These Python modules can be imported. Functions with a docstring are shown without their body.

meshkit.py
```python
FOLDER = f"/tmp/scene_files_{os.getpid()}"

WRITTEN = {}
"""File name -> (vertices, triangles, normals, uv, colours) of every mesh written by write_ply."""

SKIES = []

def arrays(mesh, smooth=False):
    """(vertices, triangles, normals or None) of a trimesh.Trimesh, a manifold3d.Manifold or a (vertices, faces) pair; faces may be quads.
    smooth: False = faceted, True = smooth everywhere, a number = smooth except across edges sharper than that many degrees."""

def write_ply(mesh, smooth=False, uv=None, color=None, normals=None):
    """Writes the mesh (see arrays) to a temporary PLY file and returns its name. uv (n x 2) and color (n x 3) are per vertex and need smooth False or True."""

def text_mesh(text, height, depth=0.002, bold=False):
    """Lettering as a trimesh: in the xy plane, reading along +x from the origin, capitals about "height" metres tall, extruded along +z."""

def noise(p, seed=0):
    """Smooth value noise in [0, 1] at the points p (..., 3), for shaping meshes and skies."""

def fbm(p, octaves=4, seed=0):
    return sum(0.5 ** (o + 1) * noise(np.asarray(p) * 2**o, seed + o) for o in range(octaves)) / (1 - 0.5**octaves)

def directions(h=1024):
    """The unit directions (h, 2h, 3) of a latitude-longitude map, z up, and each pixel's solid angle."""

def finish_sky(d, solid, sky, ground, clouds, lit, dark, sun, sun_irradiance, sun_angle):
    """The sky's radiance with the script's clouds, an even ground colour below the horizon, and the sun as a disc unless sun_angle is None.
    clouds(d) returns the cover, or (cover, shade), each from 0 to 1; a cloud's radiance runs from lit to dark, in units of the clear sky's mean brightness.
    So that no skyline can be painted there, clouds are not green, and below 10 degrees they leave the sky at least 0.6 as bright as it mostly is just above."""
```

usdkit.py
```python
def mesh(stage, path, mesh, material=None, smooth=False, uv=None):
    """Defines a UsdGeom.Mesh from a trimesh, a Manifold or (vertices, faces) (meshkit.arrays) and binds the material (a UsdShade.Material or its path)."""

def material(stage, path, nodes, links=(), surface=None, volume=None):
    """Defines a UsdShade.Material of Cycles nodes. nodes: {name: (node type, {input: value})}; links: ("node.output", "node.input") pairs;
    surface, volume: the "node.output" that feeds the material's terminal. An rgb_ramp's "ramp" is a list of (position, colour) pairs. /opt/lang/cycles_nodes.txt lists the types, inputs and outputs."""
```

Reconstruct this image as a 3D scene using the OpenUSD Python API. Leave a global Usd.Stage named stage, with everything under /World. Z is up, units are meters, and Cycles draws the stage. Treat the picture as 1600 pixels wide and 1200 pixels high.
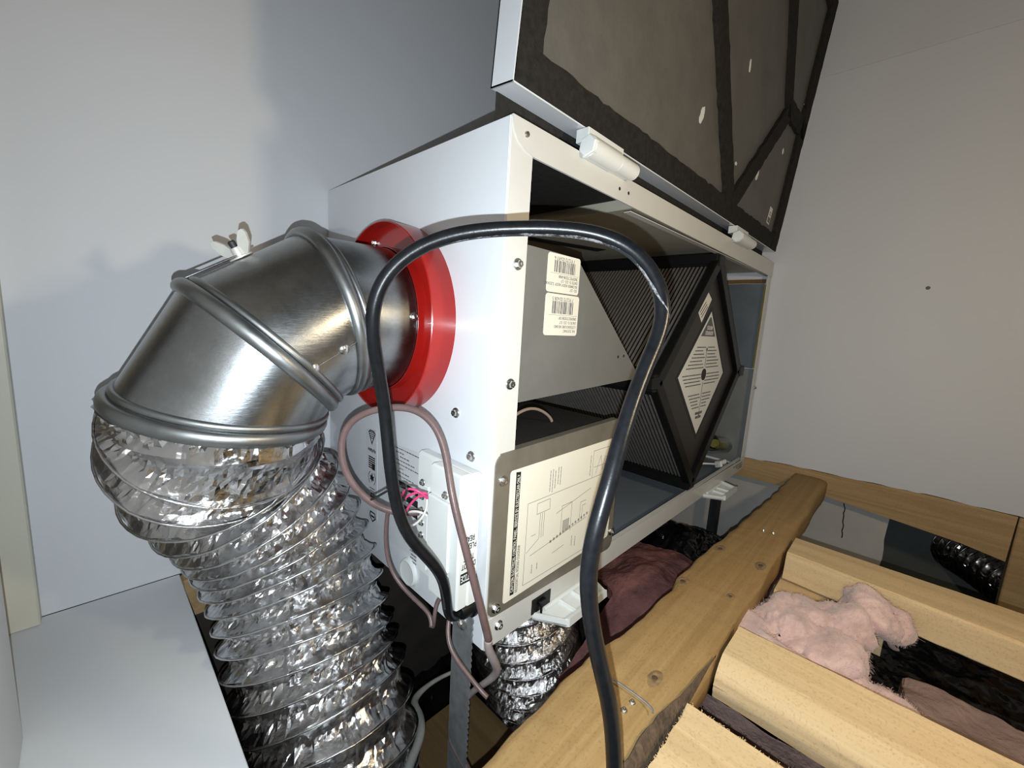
import math, random
import numpy as np
import trimesh
import meshkit
import usdkit
from shapely import affinity
from shapely.geometry import Polygon, box as sbox, Point, LineString
from pxr import Gf, Sdf, Usd, UsdGeom, UsdLux, UsdShade, Vt

random.seed(3)
rng = np.random.default_rng(3)
stage = Usd.Stage.CreateInMemory()
UsdGeom.SetStageUpAxis(stage, UsdGeom.Tokens.z)
UsdGeom.SetStageMetersPerUnit(stage, 1.0)
UsdGeom.Xform.Define(stage, '/World')

# ------------------------------------------------------------------ camera, lamps, exposure
EYE = np.array([-0.2977, -0.3076, 0.3804])
RIGHT = np.array([0.69730457, -0.71437677, 0.05858478])
DOWN = np.array([-0.06747758, -0.14679586, -0.98686258])
FWD = np.array([0.7135917, 0.68419063, -0.15056584])
EXPOSURE = 0.0
FLASH = 1.0
LAMP = 1.0


def frame(eye, right, up, back):
    return Gf.Matrix4d(*[float(c) for row in ((*right, 0), (*up, 0), (*back, 0), (*eye, 1)) for c in row])


cam = UsdGeom.Camera.Define(stage, '/World/camera')
cam.AddTransformOp().Set(frame(EYE, RIGHT, -DOWN, -FWD))
cam.CreateHorizontalApertureAttr(36.0)
cam.CreateVerticalApertureAttr(27.0)
cam.CreateFocalLengthAttr(36.0 * 647.21 / 1600)
cam.CreateClippingRangeAttr(Gf.Vec2f(0.02, 60))
cam.CreateExposureAttr(EXPOSURE)

flash = UsdLux.DiskLight.Define(stage, '/World/phone_torch_light')      # the phone's own torch, two centimetres under its lens
flash.AddTransformOp().Set(frame(EYE + 0.0215 * DOWN - 0.004 * RIGHT, RIGHT, -DOWN, -FWD))
flash.CreateRadiusAttr(0.0016)
flash.CreateIntensityAttr(158000 * FLASH)
flash.CreateColorAttr(Gf.Vec3f(0.83, 0.93, 1.0))
lamp = UsdLux.SphereLight.Define(stage, '/World/work_lamp_light')       # a warm work lamp standing behind the photographer
lamp.AddTranslateOp().Set(Gf.Vec3d(0.128, -0.56, 0.50))
lamp.CreateRadiusAttr(0.025)
lamp.CreateIntensityAttr(270 * LAMP)
lamp.CreateColorAttr(Gf.Vec3f(1.0, 0.80, 0.52))
sky = UsdLux.DomeLight.Define(stage, '/World/attic_ambient_light')
sky.CreateIntensityAttr(0.022)
sky.CreateColorAttr(Gf.Vec3f(1.0, 0.93, 0.85))

# ------------------------------------------------------------------ helpers: names, tags, meshes
used = {}


def numbered(path):
    n = used.get(path, 0)
    used[path] = n + 1
    return path if n == 0 else f'{path}_{n:03d}'


origin = {}


def tag(prim, label=None, cat=None, group=None, kind=None):
    for k, v in (('label', label), ('category', cat), ('group', group), ('kind', kind)):
        if v:
            prim.SetCustomDataByKey(k, v)
    return prim


def thing(name, label, cat, loc=(0, 0, 0), group=None, kind=None):
    x = UsdGeom.Xform.Define(stage, numbered('/World/' + name))
    x.AddTranslateOp().Set(Gf.Vec3d(*map(float, loc)))
    p = x.GetPrim()
    origin[p.GetPath()] = np.array(loc, float)
    return tag(p, label, cat, group, kind)


def obj(name, mesh, mat, parent=None, smooth=30, label=None, cat=None, group=None, kind=None):
    v, f, n = meshkit.arrays(mesh, smooth)
    o = origin.get(parent.GetPath(), np.zeros(3)) if parent else np.zeros(3)
    base = str(parent.GetPath()) if parent else '/World'
    path = numbered(base + '/' + name)
    m = usdkit.mesh(stage, path, (v - o, f), None)
    if n is not None:
        m.CreateNormalsAttr(Vt.Vec3fArray.FromNumpy(n.astype(np.float32)))
        m.SetNormalsInterpolation('vertex')
    UsdShade.MaterialBindingAPI.Apply(m.GetPrim()).Bind(M[mat])
    origin[m.GetPath()] = o
    return tag(m.GetPrim(), label, cat, group, kind)


def curves(name, strands, width, mat, parent=None, label=None, kind=None):
    o = origin.get(parent.GetPath(), np.zeros(3)) if parent else np.zeros(3)
    path = numbered((str(parent.GetPath()) if parent else '/World') + '/' + name)
    c = UsdGeom.BasisCurves.Define(stage, path)
    c.CreateTypeAttr('linear')
    pts = np.concatenate(strands) - o
    c.CreatePointsAttr(Vt.Vec3fArray.FromNumpy(pts.astype(np.float32)))
    c.CreateCurveVertexCountsAttr(Vt.IntArray([len(s) for s in strands]))
    c.CreateWidthsAttr(Vt.FloatArray([float(width)]))
    c.SetWidthsInterpolation('constant')
    UsdShade.MaterialBindingAPI.Apply(c.GetPrim()).Bind(M[mat])
    return tag(c.GetPrim(), label, None, None, kind)


def cat_(*ms):
    return trimesh.util.concatenate([m for m in ms if m is not None])


def V(*a):
    return np.array(a, float)


def unit(v):
    v = np.asarray(v, float)
    return v / np.linalg.norm(v)


def hull(pts):
    return trimesh.convex.convex_hull(np.asarray(pts, float))


def rbox(x0, x1, y0, y1, z0, z1, r=0.0008):
    r = min(r, (x1 - x0) * .49, (y1 - y0) * .49, (z1 - z0) * .49)
    pts = []
    for sx in (0, 1):
        for sy in (0, 1):
            for sz in (0, 1):
                c = V((x0, x1)[sx], (y0, y1)[sy], (z0, z1)[sz])
                d = V(1 - 2 * sx, 1 - 2 * sy, 1 - 2 * sz) * r
                for k in range(3):
                    e = d.copy()
                    e[k] = 0
                    pts.append(c + e)
    return hull(pts)


def obox(c, u, v, w, hu, hv, hw, r=0.0005):
    m = rbox(-hu, hu, -hv, hv, -hw, hw, r)
    T = np.eye(4)
    T[:3, 0], T[:3, 1], T[:3, 2], T[:3, 3] = unit(u), unit(v), unit(w), c
    m.apply_transform(T)
    return m


def place(m, o, u, v):
    """A mesh drawn in xy with its depth along z, put at o with x along u, y along v."""
    T = np.eye(4)
    u = unit(u)
    v = unit(np.asarray(v, float) - np.dot(v, u) * u)
    T[:3, 0], T[:3, 1], T[:3, 2], T[:3, 3] = u, v, np.cross(u, v), o
    m = m.copy()
    m.apply_transform(T)
    return m


def prism(poly, t, o, u, v):
    if not isinstance(poly, Polygon) and not hasattr(poly, 'geoms'):
        poly = Polygon(poly)
    ms = [trimesh.creation.extrude_polygon(g, t, engine='earcut') for g in getattr(poly, 'geoms', [poly])]
    return place(cat_(*ms), o, u, v)


FX, FZ = V(1, 0, 0), V(0, 0, 1)


def front(poly, y, t):
    """Outline in (x, z), its visible face towards -Y at y - t."""
    return prism(poly, t, V(0, y, 0), FX, FZ)


def side(poly, x, t):
    """Outline in (-y, z): a sheet on the left end panel, its face towards -X at x - t. Coordinates are (y, z)."""
    p = poly if isinstance(poly, Polygon) or hasattr(poly, 'geoms') else Polygon(poly)
    p = affinity.scale(p, -1, 1, origin=(0, 0))
    return prism(p, t, V(x, 0, 0), V(0, -1, 0), FZ)


def rrect(x0, x1, z0, z1, r):
    return sbox(x0 + r, z0 + r, x1 - r, z1 - r).buffer(r, quad_segs=5)


def rounded(pts, r):
    p = Polygon(pts)
    return p.buffer(-r).buffer(r, quad_segs=5)


def text(s, h, o, u, v, depth=0.00025, bold=False, center=True, width=None):
    m = meshkit.text_mesh(s, h, depth, bold)
    b = m.bounds
    if center:
        m.apply_translation([-(b[0][0] + b[1][0]) / 2, -(b[0][1] + b[1][1]) / 2, 0])
    else:
        m.apply_translation([-b[0][0], 0, 0])
    if width:
        m.apply_scale([width / (b[1][0] - b[0][0]), 1, 1])
    return place(m, o, u, v)


def spline(pts, n):
    from scipy.interpolate import CubicSpline
    p = np.asarray(pts, float)
    s = np.r_[0, np.cumsum(np.linalg.norm(np.diff(p, axis=0), axis=1) ** .6)]
    return CubicSpline(s, p)(np.linspace(0, s[-1], n))


def frames(p):
    t = np.gradient(p, axis=0)
    t /= np.linalg.norm(t, axis=1, keepdims=True)
    a = np.cross(t[0], [0.31, 0.52, 0.8])
    a /= np.linalg.norm(a)
    A = [a]
    for i in range(1, len(p)):
        a = A[-1] - np.dot(A[-1], t[i]) * t[i]
        A.append(a / np.linalg.norm(a))
    A = np.array(A)
    return t, A, np.cross(t, A)


def grid(P, close_u=True):
    """P (n, m, 3) to quads; closed round m."""
    n, m = P.shape[:2]
    i, j = np.meshgrid(np.arange(n - 1), np.arange(m if close_u else m - 1), indexing='ij')
    a, b = i * m + j, i * m + (j + 1) % m
    q = np.stack([a, b, b + m, a + m], -1).reshape(-1, 4)
    f = np.vstack([q[:, [0, 1, 2]], q[:, [0, 2, 3]]])
    return P.reshape(-1, 3), f


def tube(pts, r, sides=10, n=None, caps=True):
    p = spline(pts, n) if n else np.asarray(pts, float)
    t, A, B = frames(p)
    ang = np.arange(sides) * 2 * np.pi / sides
    rr = np.broadcast_to(np.asarray(r, float), (len(p),)) if np.ndim(r) < 1 or len(np.atleast_1d(r)) == len(p) else np.interp(np.linspace(0, 1, len(p)), np.linspace(0, 1, len(r)), r)
    P = p[:, None] + rr[:, None, None] * (np.cos(ang)[None, :, None] * A[:, None] + np.sin(ang)[None, :, None] * B[:, None])
    v, f = grid(P)
    if caps:
        k = len(v)
        v = np.vstack([v, p[0], p[-1]])
        j = np.arange(sides)
        f = np.vstack([f, np.stack([np.full(sides, k), (j + 1) % sides, j], 1),
                       np.stack([np.full(sides, k + 1), j + (len(p) - 1) * sides, (j + 1) % sides + (len(p) - 1) * sides], 1)])
    m = trimesh.Trimesh(v, f, process=False)
    return m


def lathe(profile, o, axis, n=48):
    """(radius, height) pairs turned about the axis through o."""
    axis = unit(axis)
    a = unit(np.cross(axis, [0.3, 0.9, 0.2] if abs(axis[1]) < .9 else [0.9, .1, .3]))
    b = np.cross(axis, a)
    ang = np.arange(n) * 2 * np.pi / n
    P = np.array([[o + h * axis + r * (math.cos(t) * a + math.sin(t) * b) for t in ang] for r, h in profile])
    v, f = grid(P)
    return trimesh.Trimesh(v, f, process=False)


def screw_mesh(o, nrm, r=0.006):
    """Hex washer head screw lying on a surface."""
    nrm = unit(nrm)
    w = lathe([(0, 0), (r, 0), (r, r * .18), (r * .93, r * .28), (0, r * .3)], o, nrm, 20)
    h = lathe([(r * .68, r * .25), (r * .66, r * .72), (r * .58, r * .85), (r * .3, r * .85), (r * .25, r * .7), (0, r * .7)], o, nrm, 6)
    return cat_(w, h)


def words(x0, x1, z, h, seed, gap=.3, fill=.7):
    """A line of print too small to read: dark dashes as long as words, in (x, z)."""
    r = random.Random(seed)
    x, out = x0, []
    while x < x1 - h:
        w = min(r.uniform(1.2, 4.5) * h, x1 - x)
        out.append(sbox(x, z - h / 2, x + w, z + h / 2))
        x += w + h * r.uniform(gap, gap * 2.2)
    return out


def many(shapes):
    from shapely import union_all
    return union_all(shapes)


# ------------------------------------------------------------------ materials
M = {}


def mat(name, nodes, links, surface='p.BSDF'):
    M[name] = usdkit.material(stage, '/World/Looks/' + name, nodes, links, surface=surface)


def plain(name, col, rough=.5, metal=0.0, var=.0, scale=30, bump=0.0, bscale=200, spec=.5, coat=0.0, bdist=.001, **kw):
    dark = tuple(c * (1 - var) for c in col)
    nodes = {'g': ('geometry', {}), 'n': ('noise_texture', {'scale': scale, 'detail': 4, 'roughness': .6}),
             'r': ('rgb_ramp', {'ramp': [(.3, dark), (.7, col)]}),
             'p': ('principled_bsdf', {'roughness': rough, 'metallic': metal, 'specular_ior_level': spec, 'coat_weight': coat, **kw})}
    links = [('g.position', 'n.vector'), ('n.fac', 'r.fac'), ('r.color', 'p.base_color')]
    if bump:
        nodes['n2'] = ('noise_texture', {'scale': bscale, 'detail': 3, 'roughness': .6})
        nodes['b'] = ('bump', {'strength': bump, 'distance': bdist})
        links += [('g.position', 'n2.vector'), ('n2.fac', 'b.height'), ('b.normal', 'p.normal')]
    mat(name, nodes, links)


def wood(name, light, dark, axis, rough=.75, knots=3.0, speck=.0):
    along, across = 2.2, 60
    sc = [across] * 3
    sc[axis] = along
    sk = [11] * 3
    sk[axis] = 3.2
    nodes = {'g': ('geometry', {}),
             'm': ('mapping', {'scale': sc}), 'n': ('noise_texture', {'scale': 1, 'detail': 6, 'roughness': .65, 'distortion': 1.2}),
             'm2': ('mapping', {'scale': [s * .22 for s in sc]}), 'n2': ('noise_texture', {'scale': 1, 'detail': 3, 'distortion': .8}),
             'mk': ('mapping', {'scale': sk}), 'k': ('voronoi_texture', {'scale': 1, 'randomness': 1}),
             'kr': ('rgb_ramp', {'ramp': [(0, (.35, .35, .35)), (.06, (.55, .55, .55)), (.12, (1, 1, 1))]}),
             'nf': ('noise_texture', {'scale': 420, 'detail': 3}),
             'fr': ('rgb_ramp', {'ramp': [(.30, (.74, .74, .74)), (.46, (1, 1, 1))]}),
             'r': ('rgb_ramp', {'ramp': [(.25, dark), (.48, tuple((a + b) / 2 for a, b in zip(light, dark))), (.72, light)]}),
             'r2': ('rgb_ramp', {'ramp': [(.25, (.78, .75, .70)), (.7, (1.06, 1.04, 1.0))]}),
             'x': ('mix_color', {'blend_type': 'multiply', 'fac': 1.0}), 'y': ('mix_color', {'blend_type': 'multiply', 'fac': knots / 4}),
             'z': ('mix_color', {'blend_type': 'multiply', 'fac': .7}),
             'b': ('bump', {'strength': .5, 'distance': .0012}), 'p': ('principled_bsdf', {'roughness': rough, 'specular_ior_level': .25})}
    links = [('g.position', 'm.vector'), ('m.vector', 'n.vector'), ('g.position', 'm2.vector'), ('m2.vector', 'n2.vector'),
             ('g.position', 'mk.vector'), ('mk.vector', 'k.vector'), ('k.distance', 'kr.fac'), ('g.position', 'nf.vector'), ('nf.fac', 'fr.fac'),
             ('n.fac', 'r.fac'), ('n2.fac', 'r2.fac'), ('r.color', 'x.a'), ('r2.color', 'x.b'), ('x.result', 'y.a'), ('kr.color', 'y.b'),
             ('y.result', 'z.a'), ('fr.color', 'z.b'), ('z.result', 'p.base_color'), ('n.fac', 'b.height'), ('b.normal', 'p.normal')]
    mat(name, nodes, links)


def brushed(name, col, rough, axis_scale, strength=.25, spangle=.0, var=.12, rvar=.12, anis=0.0):
    nodes = {'g': ('geometry', {}), 'm': ('mapping', {'scale': axis_scale}), 'n': ('noise_texture', {'scale': 1, 'detail': 5, 'roughness': .7}),
             'n2': ('noise_texture', {'scale': 22, 'detail': 5, 'roughness': .65}),
             'r': ('rgb_ramp', {'ramp': [(.3, tuple(c * (1 - var) for c in col)), (.7, col)]}),
             'rr': ('map_range', {'from_min': .3, 'from_max': .7, 'to_min': rough - rvar, 'to_max': rough + rvar}),
             'b': ('bump', {'strength': strength, 'distance': .0004}), 'p': ('principled_bsdf', {'metallic': 1, 'anisotropic': anis})}
    links = [('g.position', 'm.vector'), ('m.vector', 'n.vector'), ('g.position', 'n2.vector'), ('n2.fac', 'r.fac'), ('r.color', 'p.base_color'),
             ('n2.fac', 'rr.value'), ('rr.result', 'p.roughness'), ('n.fac', 'b.height'), ('b.normal', 'p.normal')]
    mat(name, nodes, links)


plain('wall_paint', (.64, .645, .665), .62, var=.03, scale=3, bump=.12, bscale=260, bdist=.0006)
plain('wall_paint_upper', (.62, .625, .64), .62, var=.03, scale=3, bump=.12, bscale=260, bdist=.0006)
plain('lower_wall', (.50, .48, .45), .8, var=.15, scale=9, bump=.1)
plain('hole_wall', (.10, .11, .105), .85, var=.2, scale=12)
plain('beige_paint', (.60, .57, .47), .5, var=.03, scale=6, bump=.08, bscale=150)
plain('white_panel', (.66, .67, .68), .45, var=.03, scale=4, bump=.06, bscale=180)
plain('white_enamel', (.70, .72, .75), .22, var=.02, scale=12, bump=.05, bscale=300, bdist=.0003, coat=.3)
plain('frame_enamel', (.62, .61, .575), .34, var=.05, scale=25)
plain('white_plastic', (.72, .74, .72), .35, var=.02)
plain('cream_sheet', (.46, .43, .34), .45, var=.12, scale=14)
plain('floor_shade_tint', (.17, .195, .225), .5, var=.08, scale=14)  # shade on the white cabinet floor, mixed into the colour
plain('black_foam', (.030, .028, .026), .95, var=.4, scale=160, bump=.8, bscale=500, spec=.2)
plain('gasket_foam', (.028, .026, .023), .95, var=.45, scale=120, bump=1.0, bscale=420, spec=.2)
plain('grey_foam', (.135, .129, .115), .6, var=.22, scale=16, bump=.4, bscale=55, bdist=.002, spec=.4)
plain('torn_white', (.75, .74, .70), .9)
plain('black_plastic', (.006, .006, .0065), .42, var=.3, scale=60, spec=.22)
plain('fin_plastic', (.16, .145, .13), .55, var=.25, scale=80)
plain('core_plate', (.024, .021, .019), .5, var=.2, scale=40)
plain('label_cream', (.80, .77, .66), .5)
plain('label_white', (.74, .73, .68), .5)
plain('ink', (.012, .012, .012), .6)
plain('ink_faint', (.30, .29, .26), .6)
plain('ink_grey', (.12, .12, .125), .6)
plain('strip_paper', (.60, .61, .63), .4)
plain('red_enamel', (.32, .0085, .006), .28, var=.08, scale=40, coat=.25)
plain('cord_rubber', (.0075, .0082, .0098), .30, var=.45, scale=150, bump=.22, bscale=300, bdist=.0004, spec=.24)
mat('chalk_dust', {'g': ('geometry', {}), 'n': ('noise_texture', {'scale': 420, 'detail': 4, 'roughness': .7}), 'n2': ('noise_texture', {'scale': 45, 'detail': 2}), 'w': ('math', {'math_type': 'multiply'}),
    'r': ('rgb_ramp', {'ramp': [(.20, (.010, .012, .015)), (.36, (.24, .245, .25))]}), 'p': ('principled_bsdf', {'roughness': .7})},
    [('g.position', 'n.vector'), ('g.position', 'n2.vector'), ('n.fac', 'w.value1'), ('n2.fac', 'w.value2'), ('w.value', 'r.fac'), ('r.color', 'p.base_color')])
plain('mauve_jacket', (.145, .092, .088), .38, var=.25, scale=70, bump=.2, bscale=250)
plain('dusty_jacket', (.30, .25, .24), .6, var=.3, scale=60)
plain('grey_cable', (.24, .25, .24), .5, var=.25, scale=40)
plain('pink_wire', (.62, .05, .17), .35)
plain('white_wire', (.66, .64, .60), .4)
plain('black_wire', (.014, .014, .014), .4)
plain('green_wire', (.35, .42, .05), .45)
plain('tan_wire', (.30, .22, .18), .5)
plain('dark_steel', (.035, .037, .040), .55, metal=.3, var=.3, scale=50)
plain('yellow_foam', (.45, .30, .06), .8, var=.3, scale=50)
plain('brown_foam', (.20, .12, .045), .85, var=.3, scale=50)
plain('pink_fibre', (.74, .52, .47), .95, var=.34, scale=22, bump=.5, bscale=420, bdist=.0015, spec=.05, sheen_weight=.5)
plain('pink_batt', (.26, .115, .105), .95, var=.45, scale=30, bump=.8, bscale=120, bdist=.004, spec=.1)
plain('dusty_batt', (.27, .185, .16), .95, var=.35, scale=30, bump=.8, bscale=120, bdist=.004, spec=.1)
plain('poly_sheet', (.006, .006, .007), .16, var=.3, scale=30, bump=.5, bscale=40, bdist=.004)
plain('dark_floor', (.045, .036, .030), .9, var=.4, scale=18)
plain('bark', (.15, .10, .06), .9, var=.65, scale=90, bump=.9, bscale=150, bdist=.003)
plain('knot_wood', (.31, .20, .095), .7, var=.5, scale=160, bump=.4)
plain('knot_core', (.10, .055, .028), .8, var=.3, scale=200)
plain('red_plastic', (.55, .05, .05), .4)
plain('yellow_plastic', (.45, .40, .10), .4)
wood('beam_wood', (.41, .275, .125), (.29, .18, .072), 0, knots=1.2)
wood('strip_wood', (.76, .59, .36), (.63, .455, .25), 1, knots=1.6)
wood('plate_wood', (.50, .35, .19), (.35, .22, .105), 1, knots=1.6)
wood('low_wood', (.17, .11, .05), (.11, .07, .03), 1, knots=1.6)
brushed('galvanised', (.37, .385, .395), .27, (60, 420, 420), .30, var=.16, rvar=.05)
brushed('galvanised_bead', (.34, .355, .36), .40, (150, 150, 150), .25, var=.2, rvar=.06)
plain('galvanised_dull', (.255, .258, .245), .5, metal=.45, var=.12, scale=25, bump=.08, bscale=120)
plain('plate_steel', (.30, .275, .225), .45, metal=.5, var=.30, scale=18, bump=.06, bscale=90)
plain('shiny_liner', (.34, .38, .42), .3, metal=.7, var=.25, scale=10, bump=.10, bscale=30)
plain('bracket_steel', (.27, .28, .285), .5, metal=.5, var=.35, scale=70, bump=.3, bscale=160)
brushed('zinc', (.72, .72, .70), .26, (200, 200, 200), .15, var=.2)
plain('bright_zinc', (.74, .73, .67), .38, metal=.35, var=.1, scale=60)
mat('foil', {'g': ('geometry', {}), 'n': ('noise_texture', {'scale': 170, 'detail': 5, 'roughness': .65, 'distortion': .6}),
             'v': ('voronoi_texture', {'scale': 75, 'feature': 'f1'}),
             'w': ('mix_float', {'fac': .5}),
             'b': ('bump', {'strength': .55, 'distance': .0022}), 'p': ('principled_bsdf', {'metallic': 1, 'roughness': .16, 'base_color': (.64, .64, .65)})},
    [('g.position', 'n.vector'), ('g.position', 'v.vector'), ('n.fac', 'w.a'), ('v.distance', 'w.b'), ('w.result', 'b.height'), ('b.normal', 'p.normal')])
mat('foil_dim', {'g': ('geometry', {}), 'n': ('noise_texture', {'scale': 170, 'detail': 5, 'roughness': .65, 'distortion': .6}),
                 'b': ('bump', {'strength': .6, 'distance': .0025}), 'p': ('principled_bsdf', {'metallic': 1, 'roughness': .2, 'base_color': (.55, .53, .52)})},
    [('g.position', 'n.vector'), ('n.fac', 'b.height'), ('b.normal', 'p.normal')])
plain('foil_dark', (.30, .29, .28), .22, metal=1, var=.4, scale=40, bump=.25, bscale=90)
mat('clear_plastic', {'p': ('principled_bsdf', {'transmission_weight': 1.0, 'roughness': .06, 'ior': 1.45, 'base_color': (.92, .94, .92)})}, [])

# ------------------------------------------------------------------ the room
L, W, H = 1.008, .4245, .575            # the ventilator cabinet: length, depth, height; its lower front left corner is the origin
YW, XW = .4256, 1.012                   # planes of the back wall and of the right wall

obj('wall_back', cat_(rbox(-.9, XW + .12, YW, YW + .02, -.02, 1.75, .0005)), 'wall_paint', kind='structure', label='white painted wall behind the ventilator and elbow')
wr = thing('wall_right', 'grey white wall right of the ventilator', None, (XW, -.4, .04), kind='structure')
wall_foot = lambda y: float(np.interp(y, [-1.3, -.515, -.375, -.2, -.118, -.002, .45], [.05, .0455, .047, .0405, .0400, .0310, .028]))
edge = [(-1.3, .050)] + [(y, wall_foot(y) + .0007 * math.sin(y * 61) + .0005 * rng.normal()) for y in np.linspace(-.9, YW + .02, 90)]
low = edge + [(YW + .02, 1.0145), (-1.3, 1.0145)]
obj('wall_panel', prism(Polygon(low), .016, V(XW, 0, 0), V(0, 1, 0), FZ), 'wall_paint', wr)
obj('wall_panel', rbox(XW + .0006, XW + .0166, -1.3, YW + .02, 1.0155, 1.75, .0006), 'wall_paint_upper', wr)
p = (1.012,-0.3069,0.506)
obj('nail_hole', lathe([(0, 0), (.004, 0), (.003, .0006), (0, .0008)], V(*p), V(-1, 0, 0), 12), 'ink_grey', wr)
lw = thing('wall_lower', 'grey wall board below the sill plate', None, (XW + .05, 0, -.4), kind='structure')
cut = [(YW + .02, -.62), (YW + .02, .0), (-.27, .0)]
for k, z in enumerate(np.linspace(-.03, -.62, 25)):
    cut.append((-.322 - .004 * z + .0016 * rng.normal(), z))
obj('wall_board', prism(Polygon(cut), .012, V(XW + .045, 0, 0), V(0, 1, 0), FZ), 'lower_wall', lw)
for a, b in (((1.0565,-0.2339,-0.0358), (1.0565,-0.2413,-0.1347)), ((1.0565,-0.2385,-0.0306), (1.0565,-0.2871,-0.0335))):
    seg = [V(*a) + (V(*b) - V(*a)) * t + V(-.0003, .0012 * rng.normal(), .0012 * rng.normal()) for t in np.linspace(0, 1, 14)]
    obj('pencil_mark', tube(seg, .0012, 6), 'ink', lw, label='black marker line on grey board')
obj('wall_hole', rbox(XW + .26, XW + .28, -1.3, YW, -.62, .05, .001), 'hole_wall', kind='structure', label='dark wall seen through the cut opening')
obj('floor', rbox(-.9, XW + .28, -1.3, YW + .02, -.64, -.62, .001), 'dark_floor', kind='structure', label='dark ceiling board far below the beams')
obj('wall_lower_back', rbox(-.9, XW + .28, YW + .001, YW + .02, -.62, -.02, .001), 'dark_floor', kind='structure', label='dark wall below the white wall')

# left: shelf, casing board, white panel
obj('shelf_board', rbox(-.62, -.222, -.34, YW - .0006, -.038, -.02, .0008), 'white_panel', label='flat white melamine shelf board at the lower left', cat='shelf')
obj('casing_board', rbox(-.52, -.3575, .405, YW - .0006, -.0195, 1.7, .0015), 'beige_paint', label='upright beige trim board against the wall at the left edge', cat='trim')
obj('jamb_panel', rbox(-.40, -.3605, -.34, .22, -.0195, 1.7, .0012), 'white_panel', label='upright white panel standing on the shelf at the far left', cat='panel')

# ------------------------------------------------------------------ the ventilator
u_ = thing('ventilator_unit', 'white metal heat recovery ventilator cabinet with its front door swung open upwards', 'ventilator')
obj('end_panel', rbox(0, .0022, 0, W, 0, H, .0014), 'white_enamel', u_)
obj('end_panel', rbox(L - .0022, L, 0, W, 0, H, .001), 'white_enamel', u_)
obj('top_panel', rbox(.001, L - .001, .001, W, H - .0018, H, .0006), 'white_enamel', u_)
obj('bottom_panel', rbox(.001, L - .001, .001, W, 0, .0018, .0006), 'white_enamel', u_)
obj('back_panel', rbox(.003, L - .003, W - .003, W - .001, .003, H - .003, .0006), 'galvanised_dull', u_)
# front frame
obj('stile', rbox(0.0006, .0338, -.0008, .0012, .0015, .574, .0008), 'frame_enamel', u_)
obj('stile', rbox(.975, L, -.0008, .0012, .0015, .541, .0008), 'frame_enamel', u_)
rail = Polygon([(.0012, .575), (L, .575), (L, .5375), (.24, .5437), (.036, .5453), (.022, .5475), (.0095, .5535), (.0035, .5612)])
obj('top_rail', front(rail, .0005, .0026), 'frame_enamel', u_)
obj('bottom_rail', front(Polygon([(.0012, .0008), (L, .0008), (L, .030), (.6, .0335), (.0012, .0375)]), .0004, .0022), 'frame_enamel', u_)
obj('rail_lip', rbox(.24, L - .01, .001, .012, .5385, .5397, .0004), 'frame_enamel', u_)
obj('rail_lip', rbox(.03, L - .01, .001, .010, .0325, .0337, .0004), 'frame_enamel', u_)
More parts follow.
